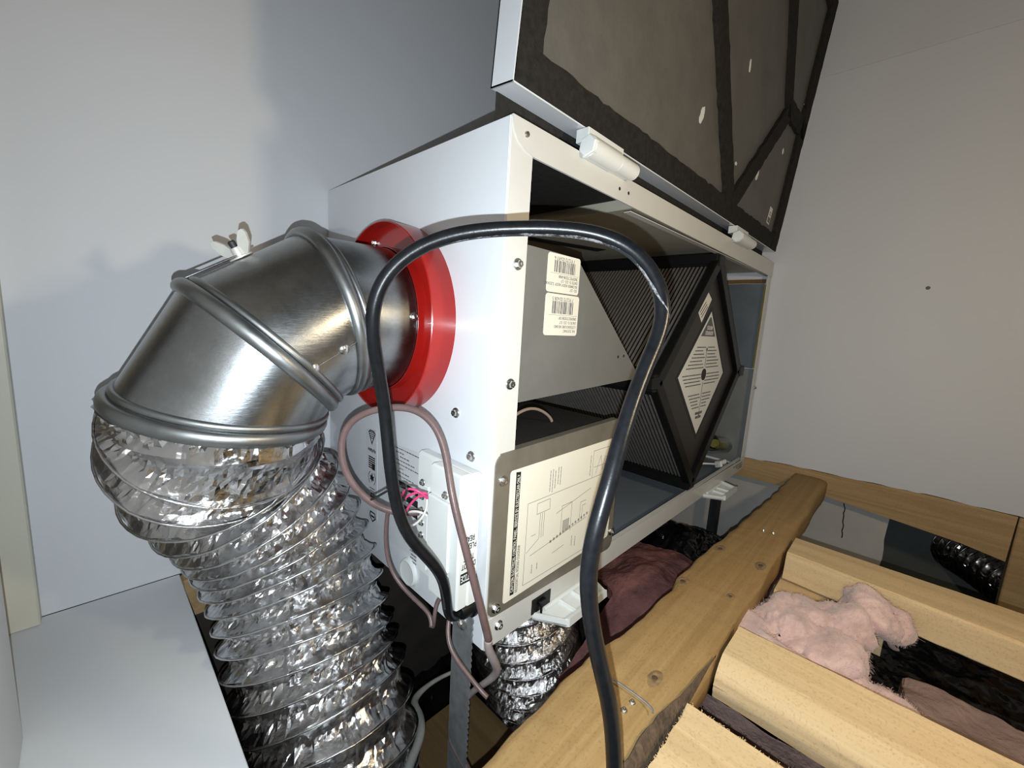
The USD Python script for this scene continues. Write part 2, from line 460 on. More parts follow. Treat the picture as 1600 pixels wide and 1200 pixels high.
# linings
obj('floor_shade_sheet', rbox(.27, L - .005, .004, W - .004, .0025, .0045, .0004), 'floor_shade_tint', u_)  # added sheet, its dark blue-grey stands for shade on the white floor
obj('ceiling_foam', rbox(.004, .268, .004, W - .004, .566, .5725, .0008), 'black_foam', u_, label='black foam lining')
obj('ceiling_sheet', rbox(.268, L - .004, .012, W - .004, .551, .5535, .0006), 'cream_sheet', u_)
obj('ceiling_sheet_edge', rbox(.2665, .268, .012, W - .004, .551, .566, .0004), 'cream_sheet', u_)
a, b = V(*(0.3574,0.2959,0.551)), V(*(0.5383,0.2368,0.551))
obj('ceiling_slot', obox((a + b) / 2 - V(0, 0, .0006), b - a, np.cross(FZ, b - a), FZ, np.linalg.norm(b - a) / 2, .016, .0007, .0004), 'ink', u_)
obj('end_liner', rbox(L - .0045, L - .0027, .012, W - .01, .288, .52, .0004), 'shiny_liner', u_, label='shiny bent metal lining sheet')
obj('liner_edge', rbox(L - .0055, L - .0045, .004, .012, .29, .518, .0003), 'yellow_foam', u_)
obj('liner_foam', rbox(L - .006, L - .0027, .01, W - .01, .521, .532, .0005), 'brown_foam', u_)
obj('end_liner', rbox(L - .0040, L - .0027, .006, W - .01, .01, .286, .0004), 'galvanised_dull', u_)
# blower compartment
comp = [(.004, .466), (.094, .4652), (.152, .4642), (.336, .3135), (.3345, .297), (.004, .283)]
cp = obj('compartment_panel', front(comp, .0215, .0015), 'galvanised_dull', u_, label='plain grey sheet metal panel with two barcode labels')
comp2 = Polygon(comp).buffer(-.002)
obj('compartment_body', front(comp2, .40, .378), 'galvanised_dull', u_)
obj('panel_flange', rbox(.006, .333, .0215, .034, .2955, .2967, .0004), 'galvanised_dull', u_)
for (x, z) in ((.277, .335), (.294, .336)):
    obj('screw_hole', front(Point(x, z).buffer(.0022), .0200, .0004), 'ink', u_)
# two barcode labels, printed upside down as the cabinet hangs
DIG = [('7 91272 01497 4', ['INSPECTION MW', 'DATE 5-23-17', 'BLOWER ASSY ASSY 120VAC', '01-17'], (.0925, .1585, .4180, .4640)),
       ('7 91272 02408 5', ['INSPECTION SP', 'DATE 5-23-17', 'LITERATURE VB MO', 'VA 120VAC'], (.0930, .1620, .3655, .4165))]
for k, (dig, lines, (x0, x1, z0, z1)) in enumerate(DIG):
    yb = .0199
    lb = obj('barcode_label', front(rrect(x0, x1, z0, z1, .004), yb, .0003), 'label_cream', cp, label=('upper' if k == 0 else 'lower') + ' cream barcode label')
    ms, r = [], random.Random(11 + k)
    w, h = x1 - x0, z1 - z0
    x = x0 + .2 * w
    while x < x1 - .16 * w:
        b = r.choice((.0005, .0007, .0010, .0015))
        ms.append(sbox(x, z1 - .47 * h, x + b, z1 - .17 * h))
        x += b + r.choice((.0006, .0008, .0012, .0019))
    up = -FZ
    sh = [front(many(ms), yb - .0003, .0002), front(sbox(x0 + .1 * w, z1 - .505 * h, x1 - .04 * w, z1 - .50 * h), yb - .0003, .0002)]
    sh.append(text(dig, .0042, V((x0 + x1) / 2, yb - .0003, z1 - .115 * h), -FX, up, .0002, width=.62 * w))
    for j, s in enumerate(lines):
        m = text(s, .0034, V(0, 0, 0), -FX, up, .0002)
        bw = m.bounds[1][0] - m.bounds[0][0]
        m.apply_translation([x1 - .06 * w - bw / 2, yb - .0003, z1 - (.575 + .105 * j) * h])
        sh.append(m)
    obj('label_print', cat_(*sh), 'ink_grey', cp)
# control compartment
obj('control_box', rbox(.012, .268, .002, .24, .004, .236, .001), 'black_foam', u_, label='black box with a matt black top')
plate = rounded([(.003, .040), (.274, .0295), (.2635, .2436), (.003, .2355)], .012)
cc = obj('control_cover', cat_(front(plate, -.0012, .0016), obox(V(.134, .003, .2397), V(1, 0, .0305), V(0, 1, 0), FZ, .124, .0056, .0006, .0003)), 'plate_steel', u_, label='stained galvanised cover plate carrying a wiring diagram')
YL = -.0028
obj('wiring_label', front(rounded([(.026, .0485), (.2575, .054), (.2570, .2160), (.0265, .2135)], .004), YL, .0003), 'label_cream', cc, label='cream wiring diagram label')
LX0 = (0.036,-0.003,0.2103)
LX1 = (0.0436,-0.003,0.2093)
LB0 = (0.0373,-0.003,0.0549)
LB1 = (0.044,-0.003,0.0543)
yp = YL - .0003
bar = Polygon([(LX0[0], LX0[2]), (LX1[0], LX1[2]), (LB1[0], LB1[2]), (LB0[0], LB0[2])])
bx, bz, bh = bar.centroid.x, (LX0[2] + LB0[2]) / 2, LX0[2] - LB0[2]
wbar = LX1[0] - LX0[0]
obj('caution_bar', front(bar, yp, .0002), 'ink', cc)
obj('caution_text', text('CAUTION: ELECTRICAL CONTROL PANEL. SERVICE BY ELECTRICIAN ONLY', wbar * .62, V(bx, yp - .0002, bz), FZ, -FX, .0002, False, width=bh * .955), 'label_cream', cc)
t0 = (0.0718,-0.003,0.1159)
t1 = (0.0484,-0.003,0.0548)
heading = text('RESIDENTIAL WIRING DIAGRAM', wbar * .6, V((LX1[0] + .0045), yp, (t0[2] + t1[2]) / 2), FZ, -FX, .0002, width=t0[2] - t1[2])
obj('heading_text', heading, 'ink_grey', cc)
sh = []


def lines_on(segs, w, y):
    return front(many([LineString(s).buffer(w, cap_style=2) for s in segs]), y, .0002)


dx0, dx1, dz0, dz1 = .060, .250, .058, .165
sg = [[(dx0, dz0), (dx0, dz1), (dx1, dz1), (dx1, dz0), (dx0, dz0)], [(.196, dz1), (.196, .205), (.236, .205), (.236, dz1)], [(.2, .18), (.232, .18)],
      [(.205, .17), (.216, .195), (.222, .172), (.228, .192)], [(.078, .146), (.103, .146), (.103, .160), (.078, .160), (.078, .146)],
      [(.085, .112), (.085, .145)], [(.089, .112), (.089, .145)], [(.093, .112), (.093, .145)], [(.118, .135), (.196, .150)], [(.13, .1), (.13, .142), (.152, .142), (.152, .1)],
      [(.173, .105), (.173, .135), (.186, .135)], [(.178, .105), (.178, .129), (.186, .129)], [(.062, .100), (.085, .112)], [(.07, .094), (.19, .108)], [(.07, .12), (.078, .12)], [(.115, .08), (.14, .083)]]
sh.append(lines_on(sg, .00035, yp))
tiny = []
for k in range(9):
    tiny += [affinity.rotate(q, 90, origin=(0, 0)) for q in []]
for k, (x, z0, z1) in enumerate([(.100, .170, .198), (.105, .168, .200), (.110, .172, .197), (.116, .176, .200), (.121, .174, .199), (.190, .17, .2), (.215, .112, .140), (.219, .114, .141), (.223, .112, .138),
                                 (.075, .068, .08), (.085, .07, .08), (.205, .07, .1), (.21, .068, .105), (.24, .06, .1), (.244, .06, .1), (.158, .075, .09), (.166, .072, .088)]):
    tiny += [Polygon([(-b, a) for a, b in g.exterior.coords]) for g in words(z0, z1, -x, .0013, k)]
for k in range(13):
    tiny.append(sbox(.108 + k * .0068, .097 + .0012 * k, .1115 + k * .0068, .1005 + .0012 * k))
for k in range(5):
    tiny.append(sbox(.134 + k * .003, .103, .136 + k * .003, .120))
sh.append(front(many(tiny), yp, .0002))
obj('label_print', cat_(*sh), 'ink_faint', cc)
for (x, z) in ((.0150, .2052), (.0140, .0505), (.2660, .0590)):
    obj('screw', screw_mesh(V(x, -.0028, z), V(0, -1, 0), .0062), 'zinc', cc)
for (x, z) in ((.0194, .4383), (.0184, .3131), (.0222, .0236)):
    obj('screw', screw_mesh(V(x, -.0012, z), V(0, -1, 0), .0062), 'zinc', u_)
for (y, z) in ((.065, .2706), (.0343, .2261)):
    obj('screw', screw_mesh(V(0, y, z), V(-1, 0, 0), .0062), 'zinc', u_)
obj('screw', screw_mesh(V(L - .004, -.001, .235), V(0, -1, 0), .005), 'zinc', u_)
obj('rivet', lathe([(0, 0), (.0032, 0), (.0025, .0016), (0, .002)], V(.0212, -.0021, .5629), V(0, -1, 0), 14), 'zinc', u_)
for (px_) in ((0.2008,-0.002,0.5579), (0.2242,-0.002,0.5581)):
    obj('screw_hole', front(Point(px_[0], px_[2]).buffer(.0022), -.0020, .0004), 'ink', u_)
# print on the end panel (upside down)
LS = -.0001
strip = obj('approval_strip', side(Polygon([(.2869, .2015), (.2525, .2067), (.2478, .062), (.281, .053)]), 0, .0003), 'strip_paper', u_, label='narrow strip of approval emblems')
xs = -.0003
UPY, UPZ = V(0, 1, 0), -FZ             # upside-down print on the left end: reads along +y, its top points down
cy = .267


def flat(poly, y, z):
    return side(affinity.translate(poly, y, z), xs, .0002)


sh = []
dia = Polygon([(-.011, .008), (-.006, .012), (.006, .012), (.011, .008), (.0, -.011)])
sh.append(flat(dia.difference(dia.buffer(-.0018)).union(many([sbox(-.008, -.001 + k * .003, .008, .0003 + k * .003) for k in range(4)]).intersection(dia)), cy, .191))
sh.append(text('Aprilaire', .0052, V(xs, cy, .1715), UPY, UPZ, .0002, True, width=.024))
fl = [sbox(-.010, k * .0034, .010, k * .0034 + .0019) for k in range(6)] + [sbox(-.010, -.001, -.001, .009)]
sh.append(flat(many(fl), cy, .142))
leaf = Polygon([(0, -.0075), (.002, -.003), (.006, -.0035), (.0045, .0005), (.007, .003), (.002, .0035), (.0006, .008), (-.0006, .008), (-.002, .0035), (-.007, .003), (-.0045, .0005), (-.006, -.0035), (-.002, -.003)])
sh.append(flat(leaf, cy - .001, .127))
arc = Point(0, 0).buffer(.0115).difference(Point(0, 0).buffer(.0104))
sh.append(flat(arc.difference(sbox(-.006, -.02, .006, .02)), cy - .001, .127))
sh.append(flat(many(words(-.008, .009, 0, .0012, 5) + words(-.006, .007, -.004, .0012, 6)), cy - .002, .110))
ov = affinity.scale(Point(0, 0).buffer(.010), .75, 1.15)
sh.append(flat(ov.difference(ov.buffer(-.0016)).union(many([sbox(-.0045, -.006, .0045, -.0042), sbox(-.0045, -.0008, .0045, .001), sbox(-.0045, .0042, .0045, .006), sbox(-.0045, -.006, -.0026, .001), sbox(.0026, .0, .0045, .006)])), cy - .003, .092))
hx = Polygon([(-.008, .007), (.008, .007), (.010, -.002), (0, -.010), (-.010, -.002)])
sh.append(flat(hx.difference(hx.buffer(-.002)).union(sbox(-.006, -.002, .006, .001)), cy - .004, .065))
obj('emblem_print', cat_(*sh), 'ink', u_)
rl = obj('rating_label', side(Polygon([(.236, .198), (.098, .203), (.098, .052), (.232, .046)]), 0, .0003), 'strip_paper', u_, label='rating label with small print')
ln = []
for k in range(8):
    z = .195 - k * .0056
    ln += [affinity.scale(q, -1, 1, origin=(.167, 0)) for q in words(.128 + .01 * (k % 3), .200 - .014 * ((k * 7) % 4), z, .0015, 40 + k, .6)]
obj('label_print', side(many(ln), xs, .0002), 'ink_grey', u_)
bands = [sbox(.10, .140, .225, .149), sbox(.10, .124, .222, .1335), sbox(.10, .108, .20, .117)]
gaps = [sbox(.125 + .021 * k, .125 + .014 * (k % 2), .127 + .021 * k, .15) for k in range(5)]
obj('label_band', side(many(bands).difference(many(gaps)), xs, .0002), 'ink', u_)
ln = []
for k in range(6):
    ln += words(.105, .155, .068 - k * .0052, .0019, 70 + k)
obj('label_print', side(many(ln), xs, .0002), 'ink_grey', u_)
kp = V(*(0,0.1555,0.0238))
obj('knockout_cap', lathe([(0, .0042), (.014, .0042), (.017, .0052), (.019, .004), (.020, 0)], kp, V(-1, 0, 0), 36), 'white_plastic', u_, label='round white knockout cap')
# terminal box on the end panel
tb = obj('terminal_box', rbox(-.016, -.0001, .0138, .1185, .0545, .2140, .003), 'white_plastic', u_, label='white plastic terminal box')
obj('box_cover', rbox(-.0305, -.015, .0140, .0690, .0560, .2150, .0022), 'white_plastic', tb)
obj('cover_door', rbox(-.0352, -.030, .0270, .0680, .0980, .1800, .0016), 'white_plastic', tb)
for (y, z) in ((.0395, .186), (.0340, .0905)):
    obj('cover_screw', screw_mesh(V(-.0305, y, z), V(-1, 0, 0), .0048), 'zinc', tb)
for k, z in enumerate((.178, .160, .142, .1255, .109)):
    obj('terminal_screw', screw_mesh(V(-.019, .101, z), V(-1, 0, 0), .0045), 'zinc', tb)
obj('terminal_strip', rbox(-.019, -.0155, .0900, .1120, .0650, .1750, .001), 'white_plastic', tb)
# upside-down warning print on the box's side, which faces the camera's side (-y)
yb = .0140
obj('notice_block', rbox(-.0262, -.0055, yb - .0002, yb, .0880, .1010, .0001), 'ink', tb)
obj('notice_text', text('NOTICE', .0075, V(-.0158, yb - .0002, .0945), -FX, -FZ, .0002, True, width=.019), 'white_plastic', tb)
obj('warning_text', cat_(*[text(s, .0062, V(-.0150, yb, z), -FX, -FZ, .0002, True, width=w) for s, z, w in (('DO NOT', .1085, .020), ('TEST', .1175, .015), ('PLEASE', .1310, .020), ('READ', .1400, .014))]), 'ink', tb)
# latches
LF = (0.114,-0.0365,-0.008)


def latch(x0):
    """A pull handle: a tray wide at the rail and narrower in front, with a lip, two sides, ribs and a pivot."""
    yf, zb = -.040, -.003
    rear, fro = (x0, x0 + .132), (x0 + .023, x0 + .115)

    def slab(xa, xb, xc, xd, ya, yb_, z0, z1):
        return hull([(xa, ya, z0), (xb, ya, z0), (xc, yb_, z0), (xd, yb_, z0), (xa, ya, z1), (xb, ya, z1), (xc, yb_, z1), (xd, yb_, z1)])

    t = obj('latch', slab(rear[0], rear[1], fro[0], fro[1], -.0012, yf, zb, zb + .003), 'white_plastic', u_, label='white plastic latch handle')
    obj('handle_lip', hull([(fro[0], yf, zb), (fro[1], yf, zb), (fro[0] + .001, yf - .004, zb + .002), (fro[1] - .001, yf - .004, zb + .002), (fro[0] + .002, yf - .003, zb + .0125), (fro[1] - .002, yf - .003, zb + .0125), (fro[0] + .001, yf + .003, zb + .0105), (fro[1] - .001, yf + .003, zb + .0105)]), 'white_plastic', t)
    obj('handle_side', slab(rear[0], rear[0] + .003, fro[0], fro[0] + .003, -.0012, yf, zb, zb + .0095), 'white_plastic', t)
    obj('handle_side', slab(rear[1] - .003, rear[1], fro[1] - .003, fro[1], -.0012, yf, zb, zb + .0095), 'white_plastic', t)
    for f in (.36, .64):
        xm = x0 + .066 + (f - .5) * .1
        obj('handle_rib', rbox(xm - .0012, xm + .0012, yf + .001, -.002, zb + .002, zb + .0075, .0005), 'white_plastic', t)
    obj('pivot_bar', tube([(x0 + .02, -.0040, zb + .0065), (x0 + .112, -.0040, zb + .0065)], .0032, 12), 'white_plastic', t)


latch(.0855)
latch(.690)
s0 = (0.0791,-0.002,0.0282)
s1 = (0.1166,-0.002,0.029)
so = obj('latch_socket', front(sbox(.0822, .0055, .1195, .0262), -.0018, .0012), 'black_plastic', u_, label='black square latch socket')
obj('socket_tab', rbox(.0935, .1075, -.0062, -.003, .0135, .0205, .0008), 'black_plastic', so)
obj('socket_tongue', rbox(.0962, .0992, -.0075, -.0045, -.006, .0155, .0008), 'black_plastic', so)
# hinges
for (x0, x1) in ((.112, .214), (.655, .757)):
    yh, zh, r = -.0115, .5795, .0112
    xm = x0 + .58 * (x1 - x0)
    m1 = lathe([(0, 0), (r * .9, 0), (r, .0012), (r, xm - x0 - .001), (r * .8, xm - x0), (0, xm - x0)], V(x0, yh, zh), FX, 28)
    m2 = lathe([(0, 0), (r * .78, 0), (r * .92, .001), (r * .92, x1 - xm - .001), (r * .85, x1 - xm), (0, x1 - xm)], V(xm, yh, zh), FX, 28)
    hk = obj('hinge_knuckle', m1, 'white_plastic', u_)
    obj('hinge_cap', lathe([(r * 1.06, .004), (r * 1.06, -.0015), (r * .95, -.003), (0, -.003)], V(x0, yh, zh), FX, 6), 'white_plastic', hk)
    obj('hinge_barrel', m2, 'white_plastic', hk)
    obj('hinge_leaf', rbox(x0 + .004, x1 - .006, yh - .002, .0, .5700, .5765, .0006), 'white_plastic', hk)
    obj('hinge_leaf', rbox(x0 + .004, x1 - .02, yh + .004, .010, .588, .6025, .0006), 'white_plastic', hk)
obj('gap_light_block', rbox(.006, L - .006, .0285, .0300, .574, .6055, .0004), 'black_foam', u_, label='added dark strip blocking lamp light in the gap under the door')  # added to stop lamp light streaking through the door gap onto the wall
pr = words(.905, .985, .0225, .0028, 501, .3) + words(.93, .985, .0165, .0032, 502, .5) + words(.945, .985, .0105, .0036, 503, .6)
obj('rail_print', front(many(pr), -.0018, .0002), 'ink_grey', u_)
# support legs of perforated angle
for (bx0, bx1, y0, y1, zt, zb, m_) in ((-.0018, -.0002, .0165, .0535, .033, -.40, 'bracket_steel'),):
    teeth = [(y1, zt - .004), (y1 - .006, zt), (y0 + .002, zt), (y0, zt - .002)]
    zz = np.arange(zt - .006, zb, -.0042)
    for k, z in enumerate(zz):
        teeth.append((y0 + (.0016 if k % 2 else 0), z))
    teeth += [(y0, zb), (y1, zb)]
    lg = obj('support_leg', side(Polygon(teeth), -.0002, .0018), m_, u_, label='grey galvanised leg with a toothed edge')
    obj('leg_bolt', cat_(lathe([(0, 0), (.0095, 0), (.0092, .0015), (.0060, .0030), (0, .0036)], V(-.002, .036, .0175), V(-1, 0, 0), 24), lathe([(.0045, .003), (.0042, .0052), (0, .0056)], V(-.002, .036, .0175), V(-1, 0, 0), 6)), 'zinc', lg)
obj('support_leg', cat_(rbox(.925, .958, .030, .0318, -.40, .004, .0005), rbox(.9565, .958, .030, .060, -.40, .004, .0005)), 'dark_steel', u_, label='dark leg under the right end')
obj('support_leg', rbox(.0025, .0043, .34, .375, -.40, .02, .0005), 'dark_steel', u_)
# red collar
YC, ZC = .1928, .3727
co = obj('duct_collar', lathe([(.090, -.001), (.1205, -.001), (.1205, .0315), (.1198, .0325), (.1188, .0325), (.1182, .0315), (.1182, .0175), (.0905, .0175), (.0905, .030), (.0895, .030), (.0895, -.001), (.090, -.001)], V(0, YC, ZC), V(-1, 0, 0), 96), 'red_enamel', u_, label='red enamelled round duct collar')
for ph in (1.92, -.05, -2.2):
    o = V(-.0175, YC - .106 * math.cos(ph), ZC + .106 * math.sin(ph))
    obj('collar_screw', screw_mesh(o, V(-1, 0, 0), .0050), 'zinc', co)
# strain relief and wires in the gap under the grey panel
sr = V(*(0,0.0222,0.0473))
obj('strain_relief', lathe([(0, 0), (.0125, 0), (.0125, .004), (.0100, .006), (.0098, .016), (.0082, .019), (0, .019)], sr, V(-1, 0, 0), 24), 'black_plastic', u_, label='black cord grip')
obj('wire', tube([(.045, .05, .30), (.05, .045, .275), (.052, .05, .25), (.05, .07, .238)], .0035, 8, 14), 'green_wire', u_, label='green wire')
obj('wire', tube([(.07, .06, .30), (.075, .05, .265), (.066, .052, .243), (.085, .05, .239)], .0025, 8, 14), 'tan_wire', u_, label='tan wire')
obj('wire', tube([(.06, .05, .242), (.085, .055, .256), (.13, .06, .262), (.165, .06, .248), (.175, .06, .238)], .0022, 8, 18), 'tan_wire', u_)

# the door, swung up and leaning a little forward over the cabinet
DO = V(0, .0005, .603)
DU, DV = FX, unit(V(0, -.095, 1))
DN = np.cross(DU, DV)                    # towards the room


def door_plate(poly, n0, t):
    return prism(poly, t, DO + DN * n0, DU, DV)


DH, DW, DT = .575, 1.010, .031
dr = obj('door', cat_(door_plate(sbox(0, 0, DW, DH), -DT, .0015),
                      door_plate(sbox(0, 0, .0016, DH), -DT, DT), door_plate(sbox(DW - .0016, 0, DW, DH), -DT, DT),
                      door_plate(sbox(0, 0, DW, .0016), -DT, DT), door_plate(sbox(0, DH - .0016, DW, DH), -DT, DT)), 'white_enamel', u_, label='white pan-shaped door with a grey foam lining')
obj('door_foam', door_plate(sbox(.002, .002, DW - .002, DH - .002), -.024, .018), 'grey_foam', dr, label='grey foam lining board')


def wavy(a, b, w, seed, amp=.0022):
    """Outline of a hand-cut foam strip from a to b."""
    r = np.random.default_rng(seed)
    a, b = np.array(a), np.array(b)
    d = (b - a) / np.linalg.norm(b - a)
    nn = np.array([-d[1], d[0]])
    k = max(4, int(np.linalg.norm(b - a) / .012))
    s = np.linspace(0, 1, k)
    e1 = [a + (b - a) * q + nn * (w / 2 + amp * r.normal() * .5) for q in s]
    e2 = [a + (b - a) * q - nn * (w / 2 + amp * r.normal() * .5) for q in s]
    return Polygon(np.vstack([e1, e2[::-1]]))


cxd, czd, hd = .62, .2875, .243
strips = [((.0, .0195), (DW, .0195), .036), ((.018, .0), (.018, DH), .033), ((DW - .026, 0), (DW - .026, DH), .047), ((0, DH - .018), (DW, DH - .018), .034),
          ((cxd - .006, czd - hd - .014), (cxd - hd + .006, czd - .002), .040), ((cxd, czd - hd - .012), (cxd + hd - .014, czd - .006), .036),
          ((cxd + hd - .010, czd - .014), (cxd + .01, czd + hd), .036), ((cxd - hd, czd), (cxd, czd + hd), .036), ((cxd + hd - .03, czd), (DW - .01, czd), .038), ((.02, czd), (cxd - hd + .02, czd), .038)]
for k, (a, b, w) in enumerate(strips):
    m = door_plate(wavy(a, b, w, k).buffer(0).intersection(sbox(.0017, .0017, DW - .0017, DH - .0017)), -.007, .0078 + .0006 * (k % 3))
    obj('gasket_strip', m, 'gasket_foam', dr, smooth=False)
for (c, a, b, rot) in (((0.4224,0.1237), .0062, .0135, -12), ((0.7480,0.1217), .0058, .0115, -10), ((0.5759,0.2587), .003, .010, 20), ((0.8873,0.2115), .0045, .006, 30), ((0.9686,0.3407), .006, .012, 5), ((0.9738,0.3706), .004, .014, 5), ((0.6115,0.1053), .005, .003, 5)):
    e = affinity.rotate(affinity.scale(Point(0, 0).buffer(1, quad_segs=6), a, b), rot)
    e = Polygon([(x * (1 + .12 * rng.normal()), y * (1 + .08 * rng.normal())) for x, y in e.exterior.coords[:-1]]).buffer(0)
    obj('torn_spot', door_plate(affinity.translate(e, c[0], c[1]), -.0062, .0012), 'torn_white', dr, label='small white torn spot')
c = (0.9070,0.0712)
st = affinity.rotate(sbox(-.012, -.019, .012, .019), -4)
obj('door_sticker', door_plate(affinity.translate(st, c[0], c[1]), -.0062, .0006), 'label_cream', dr, label='small cream barcode sticker')
bars = [sbox(-.009 + .0024 * k, -.016, -.009 + .0024 * k + (.0012 if k % 3 else .0018), -.004) for k in range(8)] + words(-.008, .008, .002, .0015, 3) + words(-.008, .006, .007, .0015, 4)
obj('sticker_print', door_plate(affinity.translate(affinity.rotate(many(bars), -4, origin=(0, 0)), c[0], c[1]), -.0056, .0003), 'ink_grey', dr)

# ------------------------------------------------------------------ heat exchange core
cx, cz, hw, hh = .6205, .2877, .245, .2565
k_ = thing('exchanger_core', 'black diamond shaped heat exchange core with pleated sides, standing inside the cabinet', 'core', (cx, .005, cz - hh + .03))


def dia_(s=1.0, dy=0):
    return Polygon([(cx, cz + hh * s), (cx + hw * s, cz), (cx, cz - hh * s), (cx - hw * s, cz)])


Y0, Y1 = .006, .405
obj('core_block', front(dia_(.944), Y1 - .002, Y1 - Y0 - .016), 'black_plastic', k_)
fins = []
ny = 46
for i in range(ny):
    y = Y0 + .020 + (Y1 - Y0 - .03) * i / (ny - 1)
    fins.append(front(dia_(.962).difference(dia_(.93)), y, .0034))
obj('fins', cat_(*fins), 'fin_plastic', k_, smooth=False, kind='stuff')
obj('front_plate', front(dia_(.95), Y0 + .010, .004), 'core_plate', k_, label='dark flat end plate')
obj('front_plate', front(dia_(.95), Y1, .003), 'core_plate', k_)
vs = [V(cx, 0, cz + hh), V(cx + hw, 0, cz), V(cx, 0, cz - hh), V(cx - hw, 0, cz)]
for i in range(4):
    a, b = vs[i], vs[(i + 1) % 4]
    d = unit(b - a)
    inn = unit(V(cx, 0, cz) - (a + b) / 2)
    inn = unit(inn - np.dot(inn, d) * d)
    ln_ = np.linalg.norm(b - a)
    c = (a + b) / 2 + inn * .0125
    obj('end_bar', obox(c + V(0, Y0 + .004, 0), d, inn, np.cross(d, inn), ln_ / 2 - .012, .0115, .0085, .0015), 'black_plastic', k_)
    obj('end_bar', obox(c + V(0, Y1 - .006, 0), d, inn, np.cross(d, inn), ln_ / 2 - .012, .0115, .0085, .0015), 'black_plastic', k_)
    ci = a + unit(V(cx, 0, cz) - a) * .0165
    e = unit(V(cx, 0, cz) - a)
    obj('corner_rail', obox(ci + V(0, (Y0 + Y1) / 2, 0), V(0, 1, 0), e, np.cross(V(0, 1, 0), e), (Y1 - Y0) / 2 + .003, .0135, .0175, .003), 'black_plastic', k_)
    obj('corner_lip', obox(ci + e * .012 + V(0, (Y0 + Y1) / 2, 0), V(0, 1, 0), e, np.cross(V(0, 1, 0), e), (Y1 - Y0) / 2 + .001, .0025, .024, .001), 'black_plastic', k_)
yl = Y0 + .006
T_, L_, B_, R_ = (0.6296,0.012,0.4241), (0.4954,0.012,0.2903), (0.6296,0.012,0.1579), (0.7541,0.012,0.2887)
q2 = lambda p: np.array([p[0], p[2]])
T2, L2, B2, R2 = map(q2, (T_, L_, B_, R_))
lab = Polygon([T2, R2, B2, L2])
obj('label_back', front(lab.buffer(.008, join_style=2), yl, .0003), 'ink', k_)
ll = obj('instruction_label', front(lab, yl - .0003, .0003), 'label_white', k_, label='white diamond shaped instruction label')
ctr = (T2 + B2) / 2
pr = [lab.buffer(-.006).intersection(sbox(T2[0] - .1, T2[1] - .052, T2[0] + .1, T2[1] - .012)), LineString([T2 + (B2 - T2) * .31, T2 + (B2 - T2) * .84]).buffer(.0009)]
ah = T2 + (B2 - T2) * .84
pr += [Polygon([ah + [0, -.008], ah + [.004, .004], ah + [-.004, .004]]), Point(*(T2 + (B2 - T2) * .30)).buffer(.004)]
inn = lab.buffer(-.011)
for k in range(34):
    z = T2[1] - .075 - k * .0072
    if k in (7, 12, 13, 19, 24, 28):
        continue
    row = inn.intersection(sbox(-5, z - .001, 5, z + .001))
    if row.is_empty or z < B2[1] + .055:
        continue
    x0, _, x1, _ = row.bounds
    xm = T2[0] + (B2[0] - T2[0]) * (T2[1] - z) / (T2[1] - B2[1])
    for a, b, sd in ((x0 + .004, xm - .006, 0), (xm + .006, x1 - .002, 1)):
        if b - a > .008:
            pr += words(a, b - .006 * ((k * 5 + sd) % 3), z, .0023, 200 + 2 * k + sd, .35)
for k in range(2):
    pr += words(B2[0] - .022 + .004 * k, B2[0] + .018 - .004 * k, B2[1] + .048 - .009 * k, .0055, 300 + k, .15)
hole = Point(*(q2((0.6284,0.012,0.2906)))).buffer(.0125)
obj('label_print', front(many(pr).difference(hole.buffer(.004)), yl - .0006, .0003), 'ink_grey', k_)
warn = [text(s, .0075, V(T2[0] + .001, yl - .0009, T2[1] - z), -FX, -FZ, .0002, True, width=w) for s, z, w in (('SERVICE', .045, .045), ('NOTES', .034, .030))]
obj('label_heading', cat_(*warn), 'label_white', k_)
obj('handle_hole', front(hole, yl - .0003, .0012), 'ink', k_)
stk = [q2(p) for p in ((0.5526,0.012,0.4223), (0.5985,0.012,0.4611), (0.6216,0.012,0.4487), (0.5809,0.012,0.3995))]
obj('core_sticker', front(Polygon(stk), yl, .0004), 'label_cream', k_, label='small cream sticker')
sp_ = Polygon(stk)
d_ = unit(np.r_[stk[1] - stk[0], 0])[:2]
obj('sticker_print', front(many([LineString([stk[0] + (stk[3] - stk[0]) * q + d_ * .006, stk[0] + (stk[3] - stk[0]) * q + d_ * .04]).buffer(.0011) for q in (.3, .5, .7)]).intersection(sp_.buffer(-.003)), yl - .0004, .0002), 'ink_grey', k_)
obj('core_clip', rbox(cx - hw - .012, cx - hw + .014, -.001, .010, cz - .010, cz + .012, .002), 'black_plastic', k_)
obj('core_clip', rbox(cx + hw - .016, cx + hw + .012, -.001, .010, cz - .012, cz + .012, .002), 'dark_steel', k_)
obj('core_clip', rbox(cx - .016, cx + .016, -.0005, .012, cz + hh - .030, cz + hh - .008, .002), 'black_plastic', k_)

